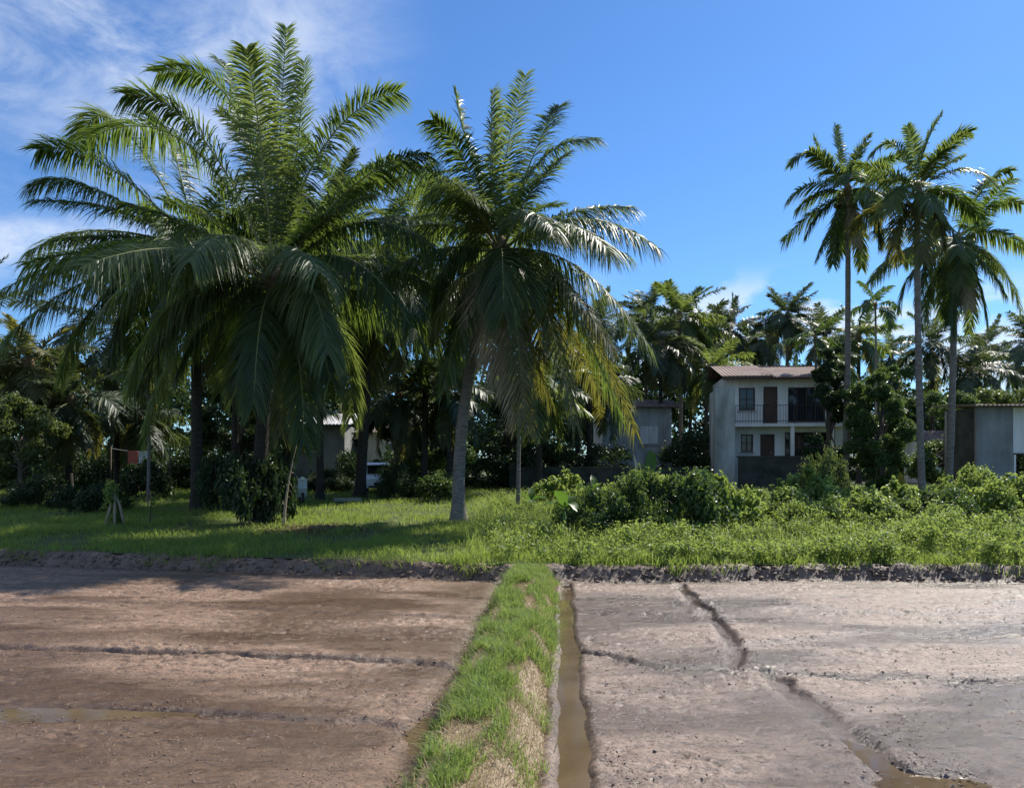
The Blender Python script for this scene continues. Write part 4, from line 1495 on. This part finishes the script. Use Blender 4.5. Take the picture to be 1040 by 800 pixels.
# far wood, one mass
r_ = np.random.RandomState(90)
cs, rd = [], []
for q in range(900):
    x = -75 + 150 * q / 900 + r_.randn()
    y = 58 + 16 * r_.rand()
    pxx = CX + F * x / y
    top = np.interp(pxx, [-200, 100, 350, 520, 640, 720, 840, 960, 1010, 1300], [345, 350, 345, 350, 345, 352, 372, 385, 392, 385]) + 18 * float(fbm(np.array(x * 0.12), np.array(0.3), 92, 3)) + 12 * r_.rand()
    hh = CAM_H - (top - HY) / F * y
    for j in range(4):
        cs.append((x + r_.randn(), y, hh * (j + r_.rand()) / 4.0 - 0.5))
        rd.append(0.9 + 0.9 * r_.rand())
V, fs = leaf_cloud(cs, rd, 210000, 0.46, 0.4, 0.1, 0.9, r_)
V[:, 2] = np.maximum(V[:, 2], 0.3)
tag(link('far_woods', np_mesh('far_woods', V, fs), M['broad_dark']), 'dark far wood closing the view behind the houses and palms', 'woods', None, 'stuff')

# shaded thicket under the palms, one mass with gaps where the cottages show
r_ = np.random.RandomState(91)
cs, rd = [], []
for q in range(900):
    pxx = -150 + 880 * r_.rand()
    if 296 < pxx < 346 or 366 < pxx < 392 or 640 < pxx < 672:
        continue
    y = 39.5 + 3.5 * r_.rand()
    x = (pxx - CX) / F * y
    hh = 2.4 + 2.4 * float(fbm(np.array(x * 0.5), np.array(0.7), 93, 3)) + r_.rand()
    if pxx > 590:
        hh *= 0.8
    for j in range(3):
        cs.append((x, y, 0.6 + hh * (0.1 + 0.35 * j)))
        rd.append(0.35 + 0.3 * r_.rand())
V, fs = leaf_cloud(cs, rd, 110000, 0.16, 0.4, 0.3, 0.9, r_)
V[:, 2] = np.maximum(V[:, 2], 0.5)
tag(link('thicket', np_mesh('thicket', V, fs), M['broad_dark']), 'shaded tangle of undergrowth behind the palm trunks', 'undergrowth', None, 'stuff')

# ------------------------------------------------------------------ bushes and undergrowth
bush_protos = [bush_mesh(200 + q, (9000, 13000, 5200, 3600)[q], (0.075, 0.06, 0.10, 0.13)[q], 0.95 + 0.1 * q) for q in range(4)]
stem_protos = [stems_mesh(210 + q, 0.95) for q in range(4)]
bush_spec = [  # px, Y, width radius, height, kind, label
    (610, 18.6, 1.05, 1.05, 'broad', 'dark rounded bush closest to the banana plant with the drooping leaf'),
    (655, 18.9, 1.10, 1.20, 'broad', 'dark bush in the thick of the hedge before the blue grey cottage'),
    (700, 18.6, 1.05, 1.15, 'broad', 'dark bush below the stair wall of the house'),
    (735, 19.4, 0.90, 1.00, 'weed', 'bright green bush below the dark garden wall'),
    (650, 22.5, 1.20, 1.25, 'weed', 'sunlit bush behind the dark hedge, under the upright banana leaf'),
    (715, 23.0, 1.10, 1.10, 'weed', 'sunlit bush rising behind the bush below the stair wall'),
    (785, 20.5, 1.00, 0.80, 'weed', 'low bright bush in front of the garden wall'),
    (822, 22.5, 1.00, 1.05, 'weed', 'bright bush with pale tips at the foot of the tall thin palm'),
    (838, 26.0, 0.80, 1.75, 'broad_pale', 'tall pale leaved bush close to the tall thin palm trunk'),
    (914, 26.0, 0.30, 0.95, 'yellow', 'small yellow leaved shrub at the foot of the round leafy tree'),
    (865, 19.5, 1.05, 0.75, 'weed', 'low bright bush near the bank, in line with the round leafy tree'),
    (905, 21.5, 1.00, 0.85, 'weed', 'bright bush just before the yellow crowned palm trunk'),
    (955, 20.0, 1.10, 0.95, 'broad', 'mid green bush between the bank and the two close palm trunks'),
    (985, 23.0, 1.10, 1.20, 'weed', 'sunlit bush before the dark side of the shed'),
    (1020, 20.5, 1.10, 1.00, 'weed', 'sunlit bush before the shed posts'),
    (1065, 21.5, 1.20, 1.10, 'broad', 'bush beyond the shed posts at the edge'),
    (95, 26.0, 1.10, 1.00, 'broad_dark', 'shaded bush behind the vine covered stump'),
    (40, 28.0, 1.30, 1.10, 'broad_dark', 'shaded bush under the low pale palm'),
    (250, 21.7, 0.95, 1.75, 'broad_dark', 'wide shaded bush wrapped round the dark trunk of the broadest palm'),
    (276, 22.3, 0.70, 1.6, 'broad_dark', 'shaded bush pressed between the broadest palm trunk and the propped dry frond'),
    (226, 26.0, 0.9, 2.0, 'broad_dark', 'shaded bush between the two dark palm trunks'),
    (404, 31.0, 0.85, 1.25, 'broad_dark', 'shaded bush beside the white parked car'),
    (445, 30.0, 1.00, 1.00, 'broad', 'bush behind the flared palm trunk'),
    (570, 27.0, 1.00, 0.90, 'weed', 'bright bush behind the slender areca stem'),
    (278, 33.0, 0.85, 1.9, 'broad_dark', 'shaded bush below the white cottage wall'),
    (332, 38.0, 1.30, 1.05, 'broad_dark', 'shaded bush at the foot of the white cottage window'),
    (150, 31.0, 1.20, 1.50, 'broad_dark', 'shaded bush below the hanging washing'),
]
mats_for = {}
for q, (px, Y, W, Hh, mt, lab) in enumerate(bush_spec):
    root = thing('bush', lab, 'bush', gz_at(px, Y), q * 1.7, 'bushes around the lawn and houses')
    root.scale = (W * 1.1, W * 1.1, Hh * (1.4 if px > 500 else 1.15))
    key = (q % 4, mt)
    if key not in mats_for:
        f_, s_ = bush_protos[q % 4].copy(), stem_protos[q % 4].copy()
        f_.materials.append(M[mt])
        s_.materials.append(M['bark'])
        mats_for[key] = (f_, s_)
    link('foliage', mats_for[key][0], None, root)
    link('stems', mats_for[key][1], None, root)

# undergrowth on the right, ground cover
r_ = np.random.RandomState(95)
cs, rd = [], []
while len(cs) < 3400:
    Y = 14.8 + 15 * r_.rand() ** 1.3
    x = -0.5 + (0.72 * Y + 2.5) * r_.rand()
    if x < 1.2 + 0.1 * (Y - 15) and r_.rand() < 0.75:
        continue
    if fbm(np.array(x * 0.6), np.array(Y * 0.6), 96, 3) < -0.15:
        continue
    z = float(land_z(np.array(x), np.array(Y)))
    edge = min(1.0, 0.62 + (Y - 14.8) * 0.2)
    mound = 0.25 + 1.6 * float(vnoise(np.array(x * 0.9), np.array(Y * 0.9), 97))
    cs.append((x, Y, z + 0.06 + 0.45 * r_.rand() * edge * mound))
    rd.append(0.13 + 0.15 * r_.rand() * edge)
V, fs = leaf_cloud(cs, rd, 220000, 0.07, 0.4, 0.2, 1.0, r_)
V[:, 2] = np.maximum(V[:, 2], land_z(V[:, 0], V[:, 1]) + 0.01)
tag(link('undergrowth', np_mesh('undergrowth', V, fs), M['weed']), 'low tangled weeds covering the ground before the houses', 'weeds', None, 'stuff')
n = 26000
Y = 15.0 + 16 * r_.rand(n) ** 1.2
X = -1.0 + (0.72 * Y + 3) * r_.rand(n)
V, fs = blade_mesh(np.stack([X, Y, land_z(X, Y)], 1), (0.25 + 0.45 * r_.rand(n)) * (0.5 + 0.5 * sstep(15, 18, Y)), 0.012 + 0.010 * r_.rand(n), 0.9)
tag(link('tall_grass', np_mesh('tall_grass', V, fs), M['weed']), 'tall rank grass among the weeds before the houses', 'grass', None, 'stuff')


# ------------------------------------------------------------------ banana plants
def big_leaf(az, e0, L, W, bend, fold=0.25):
    n = 12
    t = np.linspace(0, 1, n)
    d = np.array([math.cos(az), math.sin(az), 0])
    s = np.array([-math.sin(az), math.cos(az), 0])
    P0, P1, P2 = auto_frond(np.zeros(3), az, e0, bend, L)
    c = bez(P0, P1, P2, t)
    ww = W / 2 * np.interp(t, [0, 0.2, 0.22, 0.5, 0.85, 1], [0.04, 0.05, 0.55, 1.0, 0.7, 0.02])
    T = np.gradient(c, axis=0)
    T /= np.linalg.norm(T, axis=1, keepdims=True)
    N_ = np.cross(s, T)
    V = np.stack([c + s * ww[:, None] + N_ * (ww * -fold)[:, None], c, c - s * ww[:, None] + N_ * (ww * -fold)[:, None]], 1)
    V = V + rs.randn(*V.shape) * 0.006
    b = MB()
    fs = []
    for i in range(n - 1):
        for j in range(2):
            fs.append((i * 3 + j, i * 3 + j + 1, i * 3 + 4 + j, i * 3 + 3 + j))
    b.add(V.reshape(-1, 3), fs)
    return b


def banana(label, px, Y, scale, leaves, stem=0.6):
    root = thing('banana_plant', label, 'plant', gz_at(px, Y), 0, 'banana plants in the weeds')
    b = MB()
    b.tube([(0, 0, -0.05), (0.01, 0, stem * 0.5), (0, 0, stem)], [0.07 * scale, 0.055 * scale, 0.035 * scale], 9)
    b.build('stem', M['banana'], root, True)
    for (az, e, L, W, be) in leaves:
        o = big_leaf(R(az), R(e), L * scale, W * scale, R(be)).build('leaf', M['banana'], root, True)
        o.location = (0, 0, stem * 0.92)


banana('banana plant with one broad leaf folding down toward the field', 573, 17.6, 0.85, [(250, 70, 1.0, 0.38, 60), (300, 60, 1.0, 0.36, 110), (200, 55, 0.8, 0.3, 80), (60, 65, 0.9, 0.3, 70)], 0.8)
banana('banana plant with one tall upright leaf before the blue grey cottage', 661, 25.0, 0.9, [(80, 82, 1.1, 0.46, 18), (180, 76, 0.8, 0.28, 40), (20, 62, 0.9, 0.3, 70)], 1.15)
banana('young banana plant beside the slender areca stem', 540, 24.0, 0.8, [(200, 65, 0.9, 0.36, 70), (320, 60, 0.9, 0.36, 80), (90, 70, 0.9, 0.3, 50), (270, 50, 0.8, 0.3, 80)], 0.45)
banana('young banana plant with spread leaves behind the folded banana leaf', 605, 25.5, 0.9, [(180, 60, 1.0, 0.36, 80), (0, 58, 1.0, 0.36, 80), (270, 65, 0.9, 0.34, 60), (100, 75, 0.9, 0.3, 40)], 0.6)
# pale young leaf beside the upright banana leaf
root = thing('pale_leaf_plant', 'single pale narrow leaf standing beside the upright banana leaf', 'plant', gz_at(647, 25.2))
b = MB()
b.tube([(0, 0, -0.05), (0, 0, 1.3)], 0.018, 6)
b.build('stem', M['banana'], root, True)
pl = big_leaf(R(190), R(84), 0.75, 0.26, R(8)).build('leaf', M['white_cloth'], root, True)
pl.location = (0, 0, 1.15)
pl['label'] = 'whitish underside of a young leaf'

# ------------------------------------------------------------------ small things under the palms
# dry frond leaning on the broad palm
base = gz_at(288, 21.3)
root = thing('dry_palm_frond', 'dry brown palm frond propped upright against the broad dark palm trunk', 'palm frond', base)
me = frond_mesh(np.array([0, 0, 0.0]), np.array([0.02, 0.1, 1.1]), np.array([0.28, 0.3, 2.3]), 0.28, 22, 0.03, 1.2, -0.2, 0.05, None, 0.28)
link('frond', me, [M['palm_dry'], M['rachis_dry']], root)

# vine covered stump
base = gz_at(117, 21.5)
root = thing('vine_stump', 'pointed stump smothered in pale green creeper at the lawn edge', 'stump', base)
b = MB()
for q in range(5):
    a = q * 1.26
    b.tube([(0.28 * math.cos(a), 0.22 * math.sin(a), -0.05), (0.12 * math.cos(a), 0.1 * math.sin(a), 0.6), (0.02 * q - 0.1, 0, 1.15)], [0.05, 0.04, 0.02], 6)
b.build('stem', M['rachis_dry'], root, True)
cs = [(0.05 * rs.randn() + (0.3 - 0.2 * z) * (rs.rand() - 0.5) - 0.08 * z, 0.1 * rs.randn(), z) for z in np.linspace(0.05, 1.2, 26)]
V, fs = leaf_cloud(cs, [0.16] * 26, 1800, 0.07, 0.3, 0.2, 1.0)
link('creeper', np_mesh('creeper', V, fs), M['weed'], root)
base = gz_at(152, 21.8)
root = thing('sapling', 'thin leafy sapling stick standing beside the creeper covered stump', 'sapling', base)
b = MB()
b.tube([(0, 0, -0.05), (0.02, 0, 0.45), (0.06, 0, 0.95)], [0.022, 0.018, 0.01], 6)
b.build('stem', M['bark'], root, True)
V, fs = leaf_cloud([(0.03, 0, 0.5), (0.06, 0, 0.75), (0.1, 0, 0.62), (0.06, 0, 0.95)], [0.08, 0.09, 0.08, 0.07], 130, 0.07)
link('leaves', np_mesh('leaves', V, fs), M['weed'], root)

# leaf litter
n = 1500
x = at(310, 0, 20.8)[0] + rs.randn(n) * 0.75
y = 20.6 + rs.randn(n) * 0.45
V, fs = leaf_cloud(np.stack([x, y, land_z(x, y) + 0.07], 1), np.full(n, 0.03), n, 0.11, 1.5, 0.2, 0.5)
tag(link('leaf_litter', np_mesh('leaf_litter', V, fs), M['litter']), 'dry brown leaf litter on the grass by the propped frond', 'leaf litter', None, 'stuff')
# slab
base = gz_at(353, 30.0)
b = MB()
b.prism([(-0.55, 0), (-0.5, 0.11), (0.5, 0.12), (0.57, 0)], -0.25, 0.25, axis=1)
o = tag(b.build('concrete_slab', M['concrete']), 'pale concrete slab lying in the grass before a palm trunk', 'slab')
o.location = (base[0], base[1], base[2] + 0.03)
o.rotation_euler = (0, 0, 0.15)

# washing on a line
p0, p1 = gz_at(112, 34.0), gz_at(172, 34.0)
p1[2] = p1[2]
root = thing('clothes_line', 'sagging clothes line between two thin posts in the shade', 'clothes line', p0)
for q, p in enumerate((p0, p1)):
    b = MB()
    b.tube([(p[0] - p0[0], p[1] - p0[1], p[2] - p0[2] - 0.1), (p[0] - p0[0] + 0.03, 0, p[2] - p0[2] + 2.2)], [0.04, 0.03], 7)
    b.build('post', M['bark'], root, True)
b = MB()
tt = np.linspace(0, 1, 12)
line_z = 2.15 - 0.6 * tt * (1 - tt)
b.tube(np.stack([tt * (p1[0] - p0[0]), 0 * tt, line_z], 1), 0.008, 5)
b.build('rope', M['white_cloth'], root)


def cloth(name, label, px0, px1, drop, mat):
    Y = 34.0
    xa, xb = at(px0, 0, Y)[0], at(px1, 0, Y)[0]
    t = (np.linspace(xa, xb, 14) - p0[0]) / (p1[0] - p0[0])
    ztop = p0[2] + 2.15 - 0.6 * t * (1 - t)
    V, nr = [], 10
    for j in range(nr):
        f = j / (nr - 1)
        V.append(np.stack([np.linspace(xa, xb, 14), Y - 0.02 + 0.05 * f * np.sin(np.linspace(0, 9, 14)), ztop + 0.01 - drop * f + 0.03 * f * np.sin(np.linspace(0, 5, 14))], 1))
    me = np_mesh(name, np.concatenate(V), [(grid_faces(nr, 14), 0)], True)
    o = link(name, me, M[mat])
    md = o.modifiers.new('thickness', 'SOLIDIFY')
    md.thickness = 0.012
    return tag(o, label, 'laundry', 'washing on the line')


cloth('hanging_cloth', 'faded red cloth hanging on the clothes line', 130, 140, 0.62, 'red_cloth')
cloth('hanging_cloth', 'white cloth hanging on the clothes line', 141, 151, 0.72, 'white_cloth')


# white car, front toward the field
def car(label, px, Y, rz):
    base = gz_at(px, Y)
    root = thing('parked_car', label, 'car', base, rz)
    # profile along y (front at -y): hatchback
    prof = [(-1.75, 0.32), (-1.78, 0.55), (-1.70, 0.74), (-0.95, 0.92), (-0.45, 1.38), (0.2, 1.48), (1.1, 1.44), (1.62, 1.0), (1.75, 0.9), (1.76, 0.34)]
    b = MB()
    m_ = 7
    P = np.array(prof)
    V, n_ = [], len(P)
    xs_ = np.linspace(-0.78, 0.78, m_)
    for x in xs_:
        q = abs(x) / 0.78
        tumble = np.clip((P[:, 1] - 0.85) / 0.6, 0, 1)
        xx = x * (1 - 0.16 * tumble)
        sh = np.where(np.abs(P[:, 0]) > 1.3, np.sign(P[:, 0]) * -0.10 * q ** 3, 0)
        V.append(np.stack([np.full(n_, 1.0) * xx, P[:, 0] + sh, P[:, 1] - 0.03 * q ** 4 * (P[:, 1] > 1.2)], 1))
    V = np.concatenate(V)
    fs = []
    for i in range(m_ - 1):
        for j in range(n_):
            k2 = (j + 1) % n_
            fs.append((i * n_ + j, i * n_ + k2, (i + 1) * n_ + k2, (i + 1) * n_ + j))
    fs += [tuple(range(n_ - 1, -1, -1)), tuple(range((m_ - 1) * n_, m_ * n_))]
    b.add(V, fs)
    b.build('body', M['car_paint'], root)
    b = MB()
    b.add([(-0.62, -0.93, 0.955), (0.62, -0.93, 0.955), (0.56, -0.50, 1.35), (-0.56, -0.50, 1.35)], [(0, 1, 2, 3)])
    b.build('windscreen', M['glass'], root)
    b = MB()
    b.add([(-0.60, 1.625, 1.02), (0.60, 1.625, 1.02), (0.56, 1.19, 1.385), (-0.56, 1.19, 1.385)], [(3, 2, 1, 0)])
    b.build('rear_window', M['glass'], root)
    for s in (-1, 1):
        b = MB()
        b.add([(s * 0.775, -0.78, 0.95), (s * 0.775, 1.35, 0.98), (s * 0.70, 1.02, 1.36), (s * 0.70, -0.38, 1.34)], [(0, 1, 2, 3)])
        b.build('side_window', M['glass'], root)
        b = MB()
        b.ball((s * 0.58, -1.66, 0.68), (0.14, 0.06, 0.08), seg=10)
        b.build('headlight', M['lens'], root, True)
        b = MB()
        b.ball((s * 0.66, 1.68, 0.80), (0.08, 0.05, 0.13), seg=10)
        b.build('tail_light', M['red_lens'], root, True)
        b = MB()
        b.ball((s * 0.84, -0.62, 0.98), (0.09, 0.05, 0.07), seg=8)
        b.build('wing_mirror', M['car_paint'], root, True)
        for yy in (-1.12, 1.12):
            w = bpy.data.objects.new('wheel', None)
            COL.objects.link(w)
            w.parent = root
            b = MB()
            a = np.linspace(0, 2 * math.pi, 21)
            ring = np.stack([np.full(21, s * 0.70), yy + 0.235 * np.cos(a), 0.29 + 0.235 * np.sin(a)], 1)
            b.tube(ring, 0.075, 8, caps=False)
            b.build('tyre', M['rubber'], w, True)
            b = MB()
            b.tube([(s * 0.66, yy, 0.29), (s * 0.755, yy, 0.29)], [0.19, 0.17], 14)
            b.build('rim', M['steel'], w)
    b = MB()
    b.box((0, -1.785, 0.50), (0.9, 0.03, 0.14))
    b.build('grille', M['rubber'], root)
    b = MB()
    b.box((0, -1.78, 0.37), (1.4, 0.10, 0.10))
    b.build('bumper', M['vinyl'], root)
    return root


car('white parked car half hidden behind a dark palm trunk', 383, 37.0, 0.35)

# scooter parked by the broad palm
base = gz_at(306, 29.0)
root = thing('motor_scooter', 'pale grey motor scooter parked beside the broad dark palm trunk', 'scooter', base, R(20))
a = np.linspace(0, 2 * math.pi, 19)
for yy in (-0.62, 0.62):
    w = bpy.data.objects.new('wheel', None)
    COL.objects.link(w)
    w.parent = root
    b = MB()
    b.tube(np.stack([0 * a, yy + 0.19 * np.cos(a), 0.24 + 0.19 * np.sin(a)], 1), 0.05, 8, caps=False)
    b.build('tyre', M['rubber'], w, True)
    b = MB()
    b.tube([(-0.04, yy, 0.24), (0.04, yy, 0.24)], [0.15, 0.15], 12)
    b.build('rim', M['steel'], w)
b = MB()
b.prism([(-0.50, 0.30), (-0.62, 0.62), (-0.50, 1.0), (-0.42, 1.0), (-0.40, 0.62), (-0.30, 0.38), (0.12, 0.36), (0.20, 0.68), (0.80, 0.72), (0.86, 0.58), (0.62, 0.48), (0.30, 0.28), (-0.3, 0.26)], -0.16, 0.16)
b.build('body', M['scooter_paint'], root)
b = MB()
b.ball((0, 0.45, 0.75), (0.15, 0.36, 0.08), seg=12)
b.build('saddle', M['vinyl'], root, True)
b = MB()
b.tube([(-0.34, -0.40, 1.06), (-0.12, -0.47, 1.03), (0.12, -0.47, 1.03), (0.34, -0.40, 1.06)], 0.016, 7)
b.build('handlebar', M['vinyl'], root, True)
b = MB()
b.ball((0, -0.55, 0.98), (0.09, 0.07, 0.08), seg=10)
b.build('headlight', M['lens'], root, True)
for s in (-1, 1):
    b = MB()
    b.tube([(s * 0.26, -0.43, 1.04), (s * 0.30, -0.42, 1.22)], 0.006, 5)
    b.ball((s * 0.31, -0.42, 1.25), (0.06, 0.015, 0.045), seg=8)
    b.build('mirror', M['vinyl'], root, True)
